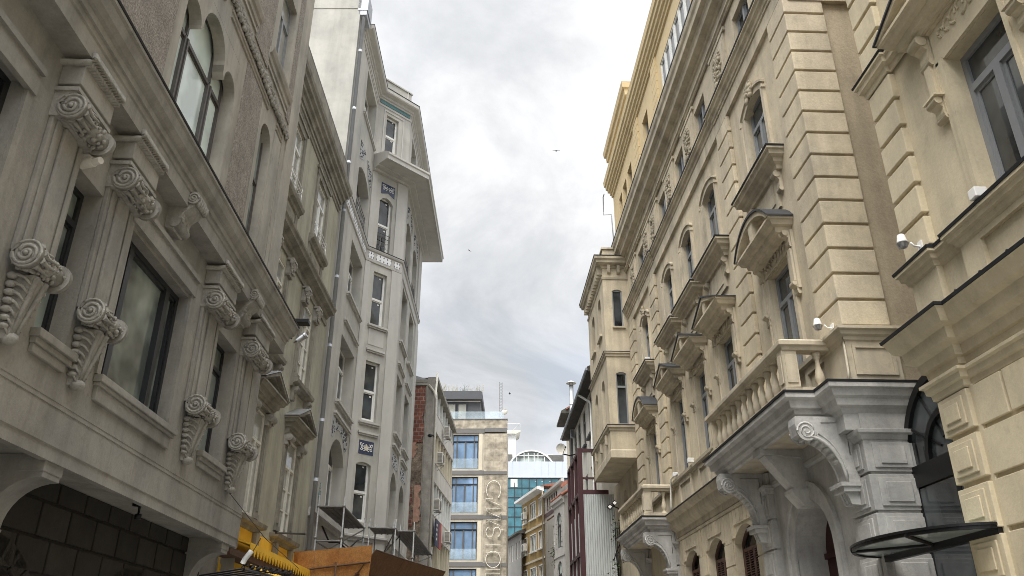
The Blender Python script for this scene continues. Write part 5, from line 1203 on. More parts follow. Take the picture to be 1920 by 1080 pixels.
m.tube([(0, -.03, 4.05), (1.0, .08, 4.2), (2.28, .2, 4.36)], .028, 6); m.tube([(1.28, .1, 3.0), (1.28, .1, 4.35)], .03, 6); m.tube([(.3, 0, 3.0), (.3, 0, 4.1)], .03, 6); m.build('batten', M_TIMBER, H_)
H2 = thing('plywood_hoarding', 'sloping plywood guard with underside shade in its colour, beside the lit orange hoarding', 'hoarding', (-3.1, 25.9, 0))
m = MB()
def quad3(a, b, c, d, t=.03):
    A = [m.P(*x_) for x_ in (a, b, c, d)]; B = [m.P(x_[0], x_[1], x_[2] + t) for x_ in (a, b, c, d)]; m.idx(A); m.idx(B)
    for i in range(4): m.idx([A[i], A[(i + 1) % 4], B[(i + 1) % 4], B[i]])
quad3((0, 0, 4.72), (.62, 3.0, 4.78), (-.1, 3.0, 3.4), (-1.0, -.6, 3.3)); m.build('sheet', M_OSB_SHADE, H2)
m = MB(); quad3((.63, 3.0, 4.78), (1.85, 8.3, 4.9), (1.2, 8.3, 3.6), (-.09, 3.0, 3.4)); m.build('sheet', M_OSB_SHADE, H2)
m = MB(); m.tube([(-.5, -.4, 4.0), (.3, 2.9, 4.1), (1.5, 8.2, 4.25)], .03, 6); m.tube([(.02, .02, 4.74), (.62, 3.0, 4.8), (1.85, 8.3, 4.92)], .022, 6); m.build('batten', M_TIMBER, H2)
cable('cable', 'thick black cable looping under the scaffold deck', [(-5.0, 27.0, 5.6), (-4.8, 27.4, 5.15), (-4.55, 27.8, 5.2), (-4.3, 28.2, 5.0), (-4.1, 28.6, 5.35), (-3.95, 29.2, 5.55)], .03)

# ================================================================== LEFT : ruined end wall and strip windows building
L4 = Bld('office_building', 'run-down office block with bare brick end wall and strip windows', 'building', -2.5, 43, 6, False)
def rf(u): return 16.15 - max(0, u) * .1
m = L4.mb(); m.poly([(0, 0, 0), (0, -8, 0), (0, -8, 15.7), (0, 0, 15.7)]); m.build('end_wall', M_OLDWALL, L4.o)
m = L4.mb(); r = random.Random(5)
def ragged(u_, d0, d1, w0, w1, stp=.25):
    p = [(d0, w0), (d0, w1), (d1, w1)]
    y_ = w1
    while y_ > w0: y_ -= stp; p.append((d1 + r.uniform(-.12, .12), max(w0, y_)))
    return p
m.prism(ragged(0, -4, -.52, 12.4, 15.55), 'u', -.05, -.01); m.build('brick_infill', M_REDBRICK, L4.o); m = L4.mb(); m.prism(ragged(0, -4, -.95, 8.0, 10.0), 'u', -.05, -.01); m.build('brick_infill', M_REDBRICK, L4.o)
m = L4.mb(); m.prism(ragged(0, -4, -.85, 11.55, 12.42, .15), 'u', -.045, -.01); m.build('old_plaster', M_PINKP, L4.o); m = L4.mb(); m.prism(ragged(0, -.85, -.55, 8.2, 10.1, .2), 'u', -.05, -.01); m.build('old_plaster', M_PINKP, L4.o)
m = L4.mb(); m.box(-.09, .25, -.42, .02, 0, 15.9); m.box(-.05, 0, -.5, -.42, 8.6, 15.6)
m.build('corner_post', M_CONC, L4.o)
m = L4.mb(); m.box(-.1, 1.5, -5, -.3, 15.6, 15.75); m.box(-.06, .2, -4, -.25, 15.78, 15.95); m.build('roof_edge', M_CONC, L4.o)
m = L4.mb(); m.prism([(-.5, 16.0), (-3.2, 16.9), (-5, 16.9), (-5, 15.8), (-.5, 15.8)], 'u', .0, 6); m.build('roof_sheet', M_STEEL, L4.o)
m = L4.mb(); m.prism([(.1, 0), (.1, 16.1), (8.5, 15.3), (8.5, 0)], 'd', -.9, -.32); m.build('core_block', M_GLASS, L4.o)
FLZ = [(13.28, 14.25), (10.53, 11.5), (7.78, 8.75), (5.0, 6.0), (2.2, 3.3)]
for a, b in FLZ:
    m = L4.mb(); m.box(.25, 8.5, -.3, .0, a, b); m.box(.25, 8.52, -.02, .02, b, b + .04); o = m.build('spandrel', M_PANEL, L4.o)
m = L4.mb(); m.prism([(.0, 15.88), (8.5, 15.12), (8.5, 15.3), (.0, 16.1)], 'd', -.4, .18); m.build('roof_slab', M_CONC, L4.o)
for i, (a, b) in enumerate(FLZ):
    w1 = FLZ[i - 1][0] if i else 15.7; k = 0; x_ = .3
    m = L4.mb(); m2 = L4.mb()
    r = random.Random(20 + i)
    while x_ < 8.4:
        wd = .9 + .25 * r.random(); x1 = min(8.45, x_ + wd); t = w1 - (.08 * (x_) if i == 0 else 0) - .02
        m.box(x1 - .09, x1, -.3, -.04, b, t); m.box(x_, x1 - .09, -.22, -.17, b + .04, b + .1); m.box(x_, x1 - .09, -.22, -.17, t - .5, t - .45)
        m2.poly([(x_, -.2, b), (x1 - .09, -.2, b), (x1 - .09, -.2, t), (x_, -.2, t)]); x_ = x1
    f = m.build('window', M_OCHTR if i % 2 else M_WFRAME, L4.o); m2.build('pane', M_GLASSC if i in (1,) else M_GLASSM, f)
m = L4.mb(); m.tube([(-.12, -.3, 15.6), (-.16, -.0, 15.2), (.05, .1, 14.8), (.05, .1, .3)], .06, 8); m.tube([(.0, .06, 15.0), (.0, .12, 16.35)], .06, 8); m.build('drainpipe', M_PALE, L4.o)
m = L4.mb(); m.blob((-.02, -.12, 12.75), (.12, .2, .12), 8, 5); m.build('lamp', M_BLACK, L4.o)
AC = None
def aircon(label, loc, rz):
    global AC
    if AC: return dup(AC, loc, rz, label, 'air conditioners on the facades')
    t = thing('air_conditioner', label, 'air conditioner', loc, rz, 'air conditioners on the facades')
    m = MB(); m.box(-.4, .4, -.4, -.1, 0, .58); m.build('housing', M_PALE, t, bevel=.02)
    m = MB(); 
    for k in range(11): m.box(-.405, -.4, -.38, -.12, .06 + k * .045, .085 + k * .045)
    m.tube([(-.02, -.405, .29), (-.02, -.415, .29)], .23, 18); m.build('grille', M_BAND, t)
    m = MB()
    for x_ in (-.3, .3): m.box(x_ - .02, x_ + .02, -.42, 0, -.05, -.01); m.tube([(x_, 0, -.3), (x_, -.38, -.04)], .012, 5)
    m.build('bracket', M_STEEL, t); AC = t; return t
rz4 = L4.o.rotation_euler.z + PI
rz4 = L4.o.rotation_euler.z
for lb, u, w_ in (('highest air conditioner on the run-down office block', 3.6, 13.55), ('second air conditioner from the top on the run-down block', 1.35, 11.5), ('tall pale air conditioner near the ruined corner, third from the top', .85, 8.9), ('lowest air conditioner, beyond the red and navy sign', 5.2, 7.85)):
    aircon(lb, L4.pt(u, .04, w_), rz4)
t = thing('sign_board', 'red and navy sign board hung on the strip window building', 'sign', L4.pt(1.1, .15, 7.2), rz4)
m = MB(-1); m.box(0, 1.3, 0, .05, 0, 1.35); m.build('navy_board', M_NAVY, t)
m = MB(-1); m.box(1.3, 2.0, 0, .05, 0, 1.35); m.build('red_board', M_REDS, t)
m = MB(-1); 
for k in range(4): m.box(.2, .55, .05, .056, .3 + k * .24, .42 + k * .24)
m.build('white_bars', M_WHITE, t)

# ================================================================== BACK : hotel with vertical lettering
HT = Bld('hotel', 'travertine clad hotel with blue windows and vertical lettering facing down the street', 'building', -6, 60, 93, False)
FZ = [(14.62, 17.22), (11.42, 14.04), (8.18, 10.82), (4.95, 7.6), (1.7, 4.3)]
ops = []
for a, b in FZ:
    for u0, u1 in ((4.05, 6.0), (.9, 2.9), (-2.2, -.2)): ops.append((u0, u1, a, b, 0, 'arc', .2))
m = HT.mb(); m.wall(-4, 6.45, 0, 18.3, ops, 0, .2); m.build('wall', M_TRAVL, HT.o)
m = HT.mb(); m.box(6.45, 8.12, -.2, .16, 0, 17.25); m.build('sign_pier', M_TRAV, HT.o)
m = HT.mb(); m.box(-4, 8.05, -8, -.35, 0, 18.2); m.box(6.4, 8.1, -8, -.2, 0, 18.3); m.build('core_block', M_TRAVL, HT.o)
m = HT.mb(); m.box(-4, 8.16, -.3, .05, 17.66, 18.36); m.build('parapet', M_TRAV, HT.o)
m = HT.mb(); m.box(-4, 8.18, -.35, .09, 18.36, 18.42); m.build('coping', M_BAND, HT.o)
for a in (17.32, 14.2, 11.02, 7.75, 4.5):
    m = HT.mb(); m.box(-4, 6.45, 0, .05, a, a + .3); m.box(6.44, 8.135, .0, .19, a - .02 if a < 17 else a + .05, a + .22 if a < 17 else a + .36); m.build('grey_band', M_BAND, HT.o)
for u0, u1 in ((3.78, 4.0), (6.05, 6.3)):
    for a, b in FZ: 
        m = HT.mb(); m.box(u0, u1, 0, .03, a - .1, b + .06); m.build('window_trim', M_OCHTR, HT.o)
for k, (a, b, c, d) in enumerate([o_[:4] for o_ in ops]):
    f = window(HT, a, b, c, d, -.15, .06, M_DFRAME, M_GLASSB, 1, .2)
    m = HT.mb()
    for q in (.17, .5, .83): x_ = a + (b - a) * q; w_ = .055 if q == .5 else .04; m.box(x_ - w_, x_ + w_, -.16, -.08, c + .06, d - (d - c) * .2 if q == .5 else d - .06)
    m.build('mullion', M_BFRAME, f)
    m = HT.mb(); m.box(a + .03, b - .03, .0, .012, c + .02, c + .78); m.build('glass_guard', M_BALG, f)
m = HT.mb(); m.box(-4, 6.0, -7, -1.5, 18.4, 20.35); m.box(-4, 6.15, -7, -1.1, 20.35, 20.95); m.box(-4, 6.05, -7, -1.25, 20.95, 21.05); m.build('penthouse', M_ANTH, HT.o)
for k, u0 in enumerate((1.2, 2.45, 3.35, 4.2)):
    f = window(HT, u0, u0 + .78, 18.5, 20.1, -1.46, .06, M_DFRAME, M_GLASSC if k > 1 else M_GLASSB, 1, 0)
m = HT.mb(); m.box(3.4, 6.0, -1.5, -1.42, 20.22, 20.3); m.build('awning_rail', M_WFRAME, HT.o)
m = HT.mb(); m.box(-3.8, 7.85, -.05, -.03, 18.42, 19.02); m.build('glass_balustrade', M_BALG, HT.o)
# lettering
S_ = thing('hotel_lettering', 'ivory outlined letters reading GALATA\'S HOTEL running down the stone pier', 'sign', HT.pt(0, 0, 0), HT.o.rotation_euler.z)
def arcp(cx, cy, rx, ry, a0, a1, n=16): return [(cx + rx * math.cos(math.radians(a0 + (a1 - a0) * i / n)), cy + ry * math.sin(math.radians(a0 + (a1 - a0) * i / n))) for i in range(n + 1)]
GL = {'G': [arcp(.62, .5, .6, .5, 42, 318), [(.72, .46), (1.15, .46), (1.15, -.06)]], 'A': [[(0, 0), (.42, 1), (.84, 0)], [(.15, .34), (.69, .34)]], 'L': [[(0, 1), (0, 0), (.5, 0)]], 'T': [[(-.35, 1), (.5, 1)], [(.08, 1), (.08, 0)]],
      "'": [[(0, 1.18), (0, .92)]], 'S': [arcp(.36, .74, .33, .25, 20, 265) + arcp(.36, .25, .36, .25, 85, -165)], 'H': [[(0, 0), (0, 1)], [(.56, 0), (.56, 1)], [(0, .5), (.56, .5)]], 'O': [arcp(.55, .5, .55, .5, 0, 360, 24)], 'E': [[(.5, 1), (0, 1), (0, 0), (.5, 0)], [(0, .5), (.45, .5)]]}
for ch, z0, kx in (('G', 13.72, 1.15), ('A', 12.35, 1.0), ('L', 11.72, .8), ('A', 11.5, 1.0), ('T', 10.98, 1.0), ('A', 10.92, 1.0), ("'", 10.2, 1), ('S', 10.42, 1.0), ('H', 9.2, 1.0), ('O', 8.75, 1.0), ('T', 7.62, 1.0), ('E', 7.28, 1.0), ('L', 6.6, 1.0)):
    m = MB(-1)
    for st in GL[ch]:
        m.tube([(6.66 + y_ * 1.04, .27, z0 - x_ * kx) for x_, y_ in st], .03, 6)
    for st in GL[ch][:1]: m.tube([(6.66 + st[0][1] * 1.04, .16, z0 - st[0][0] * kx), (6.66 + st[0][1] * 1.04, .27, z0 - st[0][0] * kx)], .02, 5)
    m.build('letter', M_LETTER, S_)
# lattice mast and rooftop plants
T = thing('lattice_mast', 'thin lattice aerial mast on the hotel roof', 'mast', HT.pt(7.55, -2.2, 18.3))
m = MB(); 
for a in range(3):
    x_, y_ = .17 * math.cos(a * 2.094), .17 * math.sin(a * 2.094); m.tube([(x_, y_, 0), (x_ * .8, y_ * .8, 3.75)], .022, 5)
for k in range(15):
    for a in range(3):
        a1, a2 = a * 2.094, (a + 1) * 2.094; m.tube([(.17 * math.cos(a1), .17 * math.sin(a1), k * .25), (.165 * math.cos(a2), .165 * math.sin(a2), k * .25 + .25)], .011, 4)
m.build('lattice', M_BAND, T)
m = MB(); m.blob((.35, -.1, 1.3), (.22, .08, .25), 12, 6); m.tube([(0, 0, 1.3), (.3, -.05, 1.3)], .02, 5); m.build('dish', M_PALE, T)
for k, (u, n, wd) in enumerate(((2.6, 26, .6), (3.55, 26, .6), (4.6, 14, .35), (5.6, 26, .65))):
    m = MB(); r = random.Random(40 + k)
    for i in range(n):
        x_ = r.uniform(-wd, wd); h_ = r.uniform(.25, .85); m.tube([(x_, r.uniform(-.1, .1), 0), (x_ + r.uniform(-.1, .1), 0, h_ * .6), (x_ + r.uniform(-.25, .25), 0, h_)], .012, 4, .004)
    o = m.build('roof_grass', M_DRY if k != 2 else M_LEAF); o.location = HT.pt(u, -1.6, 21.04)
    tag(o, ('leftmost tuft of dry grass on the dark hotel penthouse', 'second tuft of dry grass on the dark hotel penthouse', 'small dark green tuft on the dark hotel penthouse', 'rightmost tuft of dry grass at the penthouse corner')[k], 'plant', 'plants on the hotel roof')
# white stair house behind the hotel
WT = Bld('stair_house', 'white rooftop stair house with projecting slab beside the hotel top', 'building', 4.0, 117, 90, False)
m = WT.mb(); m.box(-3, 1.45, -4, 0, 25.4, 32.3); m.build('wall', M_WHITEW, WT.o)
m = WT.mb(); m.prism([(-3, 32.3), (1.5, 32.3), (2.15, 32.65), (2.15, 32.8), (-3, 32.8)], 'd', -4, .5); m.build('roof_slab', M_PALE, WT.o)
m = WT.mb(); m.tube([(-3, .3, 33.9), (2.1, .3, 33.8), (2.1, .3, 32.8)], .05, 6); m.tube([(2.1, .3, 33.8), (1.0, .3, 32.85)], .05, 6); m.build('railing', M_WFRAME, WT.o)
# blue glass office with aluminium parapet and arched rooflight
BG = Bld('office_building', 'teal glass office block with pale metal parapet and arched rooftop window', 'building', 0, 115, 92, False)
m = BG.mb(); m.box(-12, 24, -14, -.1, 0, 25.3); m.build('core_block', M_ANTH, BG.o)
m = BG.mb(); m.poly([(-12, 0, 0), (24, 0, 0), (24, 0, 25.5), (-12, 0, 25.5)]); o = m.build('curtain_wall', M_GLASST, BG.o)
m = BG.mb()
x_ = -12.5
while x_ < 24: m.box(x_ - .045, x_ + .045, -.02, .08, 0, 25.45); x_ += 1.04
z_ = 25.35
while z_ > 1: m.box(-12, 24, -.02, .06, z_ - .05, z_ + .05); z_ -= 1.33
m.build('mullion', M_DFRAME, o)
m = BG.mb(); m.poly([(4.62, .03, 24.15), (5.6, .03, 24.15), (5.6, .12, 25.25), (4.62, .12, 25.25)]); m.build('open_light', M_GLASSP, o)
m = BG.mb(); r = random.Random(2)
for x_, z_ in ((8.2, 24.95), (9.1, 24.95), (10.2, 24.9)): m.blob((x_, .02, z_), (.15, .02, .06), 6, 4)
m.build('ceiling_lamp', M_WHITE, o)
m = BG.mb(); x_ = -12.43
while x_ < 24: m.box(x_ + .02, x_ + 1.0, .0, .14, 25.6, 27.75); x_ += 1.02
m.box(-12, 24, -.2, .1, 25.5, 27.7); m.box(-12, 24, 0, .2, 25.45, 25.6); m.build('parapet_panels', M_ALU, BG.o)
m = BG.mb(); ar = archline(4.5, 10.7, 27.7, 1.75); ai = archline(4.75, 10.45, 27.7, 1.55); m.strip(ar, ai, 'd', -4, .1); m.build('arched_roof', M_WHITEW, BG.o)
m = BG.mb(); m.prism(ai, 'd', -3, -.1); m.build('pane', M_GLASSM, BG.o)
m = BG.mb(); 
for x_ in (5.5, 6.55, 7.15, 8.0, 8.55, 9.5): m.box(x_ - .05, x_ + .05, -.1, .05, 27.7, 29.0 if 6 < x_ < 9 else 28.4)
m.box(5.2, 10, -.1, .05, 28.55, 28.65); m.build('glazing_bar', M_WHITEW, BG.o)
m = BG.mb(); m.box(-4, 4.9, -9, -1, 27.7, 29.05); m.box(10.0, 12.3, -6, -1, 27.7, 28.95); m.build('plant_room', M_ROOFG, BG.o)
m = BG.mb()
for x_ in (0, 2, 4.2, 6.4, 8.6, 10.9): m.tube([(x_, -5, 28), (x_, -5, 30)], .04, 5)
for q in (29.4, 30.0): m.tube([(-4, -5, q + .1), (10.9, -5, q - .1)], .045, 5)
m.tube([(10.9, -5, 29.8), (9.9, -5, 28.4)], .04, 5); m.build('roof_railing', M_WHITEW, BG.o)
# ochre building, grey neighbour with tiled bay, small grey building
OC = Bld('house', 'ochre three storey house with white cornice and air conditioners at the street end', 'house', 4.6, 68, -12, True)
wn = []
for z0 in (12.35, 9.78, 7.2, 4.6):
    for a, b in ((-2.85, -1.65), (-.85, .85), (1.9, 2.9)): wn.append((a, b, z0, z0 + 1.3, 0, 'arc', .2))
m = OC.mb(); m.wall(-3.2, 3.5, 0, 14.2, wn, 0, .2); m.poly([(3.5, 0, 0), (3.5, -6, 0), (3.5, -6, 14.2), (3.5, 0, 14.2)]); m.build('wall', M_OCHRE, OC.o)
m = OC.mb(); m.box(-3.1, 3.4, -6, -.5, 0, 14.1); m.build('core_block', M_GREYW, OC.o)
m = OC.mb(); m.sweep([(-3.2, 0), (3.5, 0), (3.5, -4)], [(0, 14.05), (.5, 14.2), (.55, 14.22), (.55, 14.42), (0, 14.5)]); m.build('eave', M_WHITEW, OC.o)
m = OC.mb(); m.prism([(.3, 14.45), (-2, 15.0), (-2, 14.45)], 'u', -3.3, -1.9); m.build('roof', M_TILE, OC.o)
m = OC.mb()
for z0 in (11.5, 8.95, 6.4): m.box(-3.2, 3.52, 0, .07, z0, z0 + .16)
m.build('band', M_OCHTR, OC.o)
for a, b, c, d in [o_[:4] for o_ in wn]:
    f = window(OC, a, b, c, d, -.12, .07, M_WFRAME, M_GLASSM, 2 if b - a > 1.1 else 1, 0)
    m = OC.mb(); m.box(a - .1, b + .1, 0, .14, c - .1, c); m.box(a - .08, a, 0, .04, c, d + .08); m.box(b, b + .08, 0, .04, c, d + .08); m.box(a - .08, b + .08, 0, .04, d, d + .08); m.build('sill', M_WHITEW, f)
m = OC.mb(); m.tube([(-3.15, .12, 14.1), (-3.15, .12, 0)], .06, 6); m.build('drainpipe', M_PALE, OC.o)
for lb, u, w_ in (('upper air conditioner on the ochre house', 1.75, 12.55), ('lower air conditioner on the ochre house', 1.75, 10.0)): aircon(lb, OC.pt(u, .04, w_), OC.o.rotation_euler.z + PI)
TB = Bld('house', 'grey house with red tiled bay roof and arched bay windows beside the ochre house', 'house', 6, 60, -8, True)
wn = [(-.2 + k * .5, .12 + k * .5, 9.2, 10.9) for k in range(5)] + [(-.2 + k * .5, .12 + k * .5, 6.3, 8.0) for k in range(5)]
wn2 = [(.6 + k * .75, 1.15 + k * .75, 12.3, 13.3) for k in range(5)]
m = TB.mb(); m.wall(-.6, 5.1, 0, 13.6, [(*o_, 0, 'arc', .15) for o_ in wn + wn2], 0, .15); m.poly([(5.1, 0, 0), (5.1, -6, 0), (5.1, -6, 13.6), (5.1, 0, 13.6)]); m.build('wall', M_GREYW, TB.o)
m = TB.mb(); m.box(-4, 5, -6, -.4, 0, 13.5); m.build('core_block', M_GREYW, TB.o)
for o_ in wn: window(TB, *o_, -.1, .05, M_WFRAME, M_GLASSM, 1, .3)
for o_ in wn2: window(TB, *o_, -.1, .06, M_BURG, M_GLASSM, 1, 0)
m = TB.mb(); m.sweep([(-1.6, 0), (5.1, 0), (5.1, -3)], [(0, 13.5), (.2, 13.55), (.25, 13.7), (0, 13.8)]); m.build('eave', M_WHITEW, TB.o)
m = TB.mb(); m.box(-1, 5.1, -.02, .02, 11.9, 12.2); m.build('band', M_BURG, TB.o)
bw_ = [(-2.3, -.9, 8.9, 11.3, .5, 'arc', .2), (-2.3, -.9, 5.6, 8.0, .5, 'arc', .2)]
m = TB.mb(); m.wall(-3.2, -.1, 0, 12.2, bw_, .45, .2); m.poly([(-.1, .45, 0), (-.1, 0, 0), (-.1, 0, 12.2), (-.1, .45, 12.2)]); m.poly([(-3.2, .45, 0), (-3.2, 0, 0), (-3.2, 0, 12.2), (-3.2, .45, 12.2)])
for w0 in (5.6, 8.9):
    for i in range(6):
        for s_ in (-2.3, -.9): m.box(s_ - .16 - .05 * (i % 2), s_ - .02, .45, .5, w0 + i * .34, w0 + i * .34 + .3) if s_ < -1 else m.box(s_ + .02, s_ + .16 + .05 * (i % 2), .45, .5, w0 + i * .34, w0 + i * .34 + .3)
m.sweep([(-3.2, .45), (-.1, .45), (-.1, 0)], [(0, 8.25), (.06, 8.28), (.06, 8.4), (0, 8.42)]); m.build('bay', M_GREYW, TB.o)
m = TB.mb(); m.sweep([(-3.3, .45), (-.1, .45), (-.1, 0)], [(0, 11.7), (.08, 11.75), (.1, 11.95), (.2, 12.0), (.22, 12.2), (0, 12.25)]); m.build('bay_cornice', M_GREYW, TB.o)
m = TB.mb()
for k in range(16): 
    x_ = -3.3 + k * .21; m.tube([(x_, .66, 12.24), (x_, .05, 12.62)], .1, 8)
m.build('roof', M_TILE, TB.o)
for o_ in bw_: window(TB, o_[0], o_[1], o_[2], o_[3], .3, .08, M_DFRAME, M_GLASSM, 2, .35)
m = TB.mb(); m.box(.3, 2.6, .3, .38, 11.35, 11.42) ; m.build('sign_bar', M_TIMBER, TB.o)
GBd = Bld('house', 'small grey house with row of narrow white windows below the glass office', 'house', 2, 80, -10, True)
wn = [(-9.6 + k * 1.0, -9.05 + k * 1.0, 9.6, 11.0) for k in range(6)] + [(-9.6 + k * 1.2, -8.8 + k * 1.2, 5.0, 6.6) for k in range(5)]
m = GBd.mb(); m.wall(-10, -3.7, 0, 11.6, [(*o_, 0, 'arc', .2) for o_ in wn], 0, .2); m.poly([(-3.7, 0, 0), (-3.7, -8, 0), (-3.7, -8, 11.6), (-3.7, 0, 11.6)]); m.build('wall', M_GREYW, GBd.o)
m = GBd.mb(); m.prism([(.35, 11.55), (.35, 11.7), (-3, 12.8), (-3, 11.55)], 'u', -10, -3.4); m.build('roof', M_ROOFG, GBd.o)
for o_ in wn: window(GBd, *o_, -.12, .09, M_WFRAME, M_GLASSM, 1, 0)

# ================================================================== RIGHT : house with broad dark eave, steel frame, sheet hoarding
R3 = Bld('house', 'pale house with broad dark eave and white drainpipe beyond the oriel', 'house', 5.5, 31, 0.4, True)
wn = [(u, u + 1.15, z0, z0 + 1.95, 0, 'arc', .2) for u in (7.4, 9.9, 12.2, 14.2) for z0 in (11.85, 8.4)]
m = R3.mb(); m.wall(5, 17.2, 0, 14.2, wn, 0, .2); m.poly([(17.2, 0, 0), (17.2, -5, 0), (17.2, -5, 14.2), (17.2, 0, 14.2)]); m.poly([(5, 0, 0), (5, -5, 0), (5, -5, 14.2), (5, 0, 14.2)]); m.build('wall', M_PALE, R3.o)
m = R3.mb(); m.prism([(.52, 14.05), (.5, 13.98), (-.1, 14.0), (-3, 15.6), (-3, 15.75), (.52, 14.2)], 'u', 4.5, 17.6); m.build('eave', M_SOFFD, R3.o)
m = R3.mb(); m.tube([(4.5, .56, 14.08), (17.6, .56, 14.08)], .07, 6); m.build('gutter', M_GREYPIPE, R3.o)
m = R3.mb(); m.tube([(8.4, .56, 14.05), (7.2, .12, 13.3), (6.9, .1, 13.1), (6.9, .1, 0)], .06, 8); m.build('drainpipe', M_WFRAME, R3.o)
m = R3.mb(); m.box(16.2, 17.1, 0, .12, 5, 13.9); m.build('dark_shaft', M_BAND, R3.o)
for o_ in wn:
    f = window(R3, o_[0], o_[1], o_[2], o_[3], -.12, .07, M_BFRAME, M_GLASSM, 2, .3); m = R3.mb(); m.box(o_[0] - .15, o_[1] + .15, 0, .16, o_[2] - .12, o_[2] - .01); m.build('sill', M_FLASH, f)
R4 = Bld('house', 'far house with short brown eave and ochre side wall behind the satellite dish', 'house', 6.15, 53, 0.4, True)
m = R4.mb(); m.box(0, 2.6, -5, 0, 0, 17.0); m.build('wall', M_OCHTR, R4.o)
m = R4.mb(); m.prism([(.62, 16.9), (.62, 17.05), (-2, 18.6), (-2, 16.9)], 'u', -.5, 3.2); m.build('eave', M_SOFFD, R4.o)
m = R4.mb(); m.prism([(.3, 17.2), (-2, 18.7), (-2, 18.6), (.3, 17.1)], 'u', -.6, 3); m.build('roof', M_TILE, R4.o)
t = thing('flue_pipe', 'tall steel flue pipe with conical cap behind the dark eave', 'chimney', (5.48, 46, 13.5))
m = MB(); m.tube([(0, 0, 0), (0, 0, 3.2)], .135, 14); m.tube([(0, 0, 2.0), (0, 0, 2.05)], .15, 14); m.build('pipe', M_STEEL, t)
m = MB(); m.lathe(0, 0, [(.31, 3.32), (.3, 3.36), (.06, 3.5), (.005, 3.52)], 16); m.tube([(.1, 0, 3.2), (.1, 0, 3.34)], .012, 4); m.tube([(-.1, 0, 3.2), (-.1, 0, 3.34)], .012, 4); m.build('cap', M_STEEL, t)
t = thing('satellite_dish', 'round pale satellite dish on the house with the dark eave', 'satellite dish', (4.55, 44, 12.35), math.radians(15))
m = MB(); rows = []
for i in range(6):
    rr = .3 * i / 5; rows.append((max(rr, .005), .09 * (rr / .3) ** 2))
pv = [[m.P(r_ * math.cos(2 * PI * k / 22), -q * .8, r_ * math.sin(2 * PI * k / 22)) for k in range(22)] for r_, q in rows]
for a, b in zip(pv, pv[1:]):
    for k in range(22): m.idx([a[k], a[(k + 1) % 22], b[(k + 1) % 22], b[k]], True)
m.build('dish', M_PALE, t)
m = MB(); m.tube([(.1, .05, -.25), (.55, .1, -.3), (.95, .1, -.2)], .035, 6); m.tube([(.1, 0, -.28), (.12, -.4, 0)], .015, 5); m.blob((.12, -.42, .02), (.05, .07, .05), 8, 5); m.build('arm', M_BLACK, t)
SF = thing('steel_frame', 'burgundy painted steel frame standing beside the oriel', 'frame', (4.45, 35.1, 0))
m = MB()
def beam(a, b, s_=.09):
    d = Vector(b) - Vector(a); 
    if abs(d.z) > max(abs(d.x), abs(d.y)): m.box(min(a[0], b[0]) - s_, max(a[0], b[0]) + s_, min(a[1], b[1]) - s_, max(a[1], b[1]) + s_, min(a[2], b[2]), max(a[2], b[2]))
    else: m.prism([(a[1], a[2] - s_), (a[1], a[2] + s_), (b[1], b[2] + s_), (b[1], b[2] - s_)], 'u', min(a[0], b[0]) - s_, max(a[0], b[0]) + s_) if abs(d.y) > abs(d.x) else m.box(min(a[0], b[0]), max(a[0], b[0]), a[1] - s_, a[1] + s_, a[2] - s_, a[2] + s_)
beam((0, 0, 0), (0, 0, 10.2), .1)
for y_ in (1.5, 3.0, 4.4): beam((0, y_, 0), (0, y_, 10.1), .07)
beam((.1, 0, 10.12), (.8, 0, 10.12), .07); beam((.1, 0, 8.3), (1.2, 0, 8.3), .09); beam((.1, 0, 8.9), (.6, 0, 8.9), .04)
for z_ in (10.1, 8.3, 5.8): beam((0, .1, z_), (0, 4.4, z_), .07)
beam((.65, 0, 8.3), (.65, 0, 10.1), .04)
m.build('beam', M_BURG, SF)
SH = thing('sheet_hoarding', 'white corrugated metal hoarding under the burgundy beam', 'hoarding', (4.52, 35.05, 0))
m = MB(); n = 54; w_ = 1.32
pts = []
for k in range(n + 1):
    x_ = .03 + w_ * k / n; pts.append((x_, -.05 + (.02 if (k // 2) % 2 else 0)))
for (a, b) in zip(pts, pts[1:]): m.poly([(a[0], a[1], 0), (b[0], b[1], 0), (b[0], b[1], 8.2), (a[0], a[1], 8.2)])
m.build('front_sheet', M_SHEET, SH)
m = MB(); pts = [(-.02 - (.025 if (k // 2) % 2 else 0), .12 + 4.2 * k / 120) for k in range(121)]
for (a, b) in zip(pts, pts[1:]): m.poly([(a[0], a[1], 0), (b[0], b[1], 0), (b[0], b[1], 7.6), (a[0], a[1], 7.6)])
m.build('side_sheet', M_SHEET, SH)
t = thing('floodlight_pair', 'pair of small square white floodlights on a bracket beside the far balcony', 'floodlight', (4.95, 29.95, 6.75))
m = MB(); r_ = .11
for cx, cz in ((0.06, .16), (-.12, .02)):
    q = [(cx, cz - r_), (cx + r_ * 1.1, cz), (cx, cz + r_), (cx - r_ * 1.1, cz)]
    m.prism(q, 'd', -.16, -.06)
m.build('head', M_BLACK, t)
m = MB()
for cx, cz in ((0.06, .16), (-.12, .02)):
    q = [(cx, cz - r_ * .62), (cx + r_ * .68, cz), (cx, cz + r_ * .62), (cx - r_ * .68, cz)]; m.prism(q, 'd', -.172, -.161)
m.build('lens', M_WHITE, t)
m = MB(); m.tube([(-.02, -.05, .08), (.2, .0, 0), (.28, .0, -.1)], .022, 6); m.build('arm', M_BLACK, t)
cable('cable', 'black cable hanging from the floodlight pair past the far balcony', [(5.2, 29.9, 6.65), (5.28, 29.8, 6.2), (5.2, 29.85, 5.6), (5.0, 29.9, 5.2), (4.9, 30.0, 4.9)], .018)
V = thing('climbing_plant', 'thin dark creeper growing on cables between the white sheet and the beige building', 'plant', (5.2, 31.0, 0))
m = MB(); 
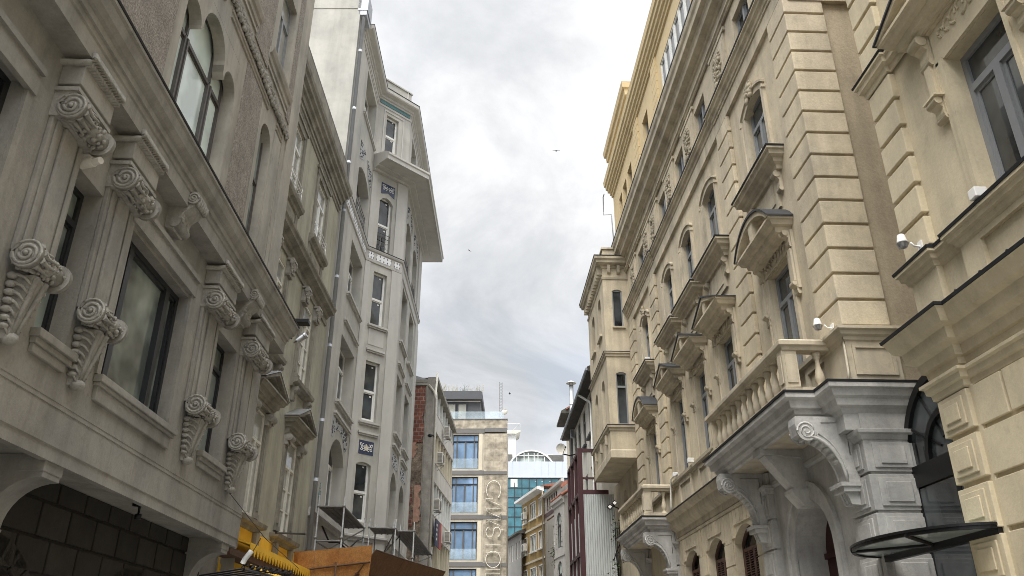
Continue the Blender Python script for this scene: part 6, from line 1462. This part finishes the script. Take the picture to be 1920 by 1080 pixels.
for k in range(3): m.tube([(.0 + .06 * k + .03 * math.sin(z_ * 2 + k), .02 * k, z_) for z_ in [2 + .4 * q for q in range(12)]], .018, 5)
m.build('stem', M_BLACK, V)
m = MB(); r = random.Random(9)
for k in range(230):
    zc = r.choice((5.9, 6.3, 4.6, 4.9, 3.6)); c = Vector((r.gauss(-.02, .1), r.gauss(0, .1), r.gauss(zc, .22))); a = r.uniform(0, 6.28); s_ = r.uniform(.03, .065)
    d1 = Vector((math.cos(a), math.sin(a), r.uniform(-.6, .6))) * s_; d2 = Vector((-math.sin(a), math.cos(a), r.uniform(-.6, .6))) * s_ * .6
    m.poly([tuple(c - d1), tuple(c + d2), tuple(c + d1), tuple(c - d2)])
m.build('leaf', M_LEAF, V)
V2 = thing('wall_plant', 'small dry bush growing out of the grey wall of the far house', 'plant', TB.pt(.7, .2, 9.0))
m = MB()
for k in range(200):
    c = Vector((r.gauss(0, .22), r.gauss(0, .2), r.gauss(-.2, .4))); a = r.uniform(0, 6.28); s_ = r.uniform(.05, .11)
    d1 = Vector((math.cos(a), math.sin(a), r.uniform(-.6, .6))) * s_; d2 = Vector((-math.sin(a), math.cos(a), r.uniform(-.6, .6))) * s_ * .5
    m.poly([tuple(c - d1), tuple(c + d2), tuple(c + d1), tuple(c - d2)])
m.build('foliage', M_LEAF, V2)

# birds
for k, (x_, y_, z_, s_, lb) in enumerate(((4.31, 40, 29.39, .13, 'small dark bird high in the sky between the buildings'), (-.91, 50, 27.77, .1, 'tiny bird in the grey cloud left of centre'), (1.95, 50, 17.4, .1, 'tiny bird just right of the lattice mast'))):
    m = MB(); m.blob((0, 0, 0), (s_ * .35, s_ * .9, s_ * .3), 8, 5)
    for q in (-1, 1): m.prism([(0, -.1 * s_), (q * s_ * .9, .2 * s_), (q * s_ * 1.7, -.25 * s_), (q * s_ * .7, .4 * s_), (0, .5 * s_)], 'w', .02, .035)
    o = m.build('bird', M_BLACK); o.location = (x_, y_, z_); o.rotation_euler = (.4, .3 * k, .8 * k); tag(o, lb, 'bird')
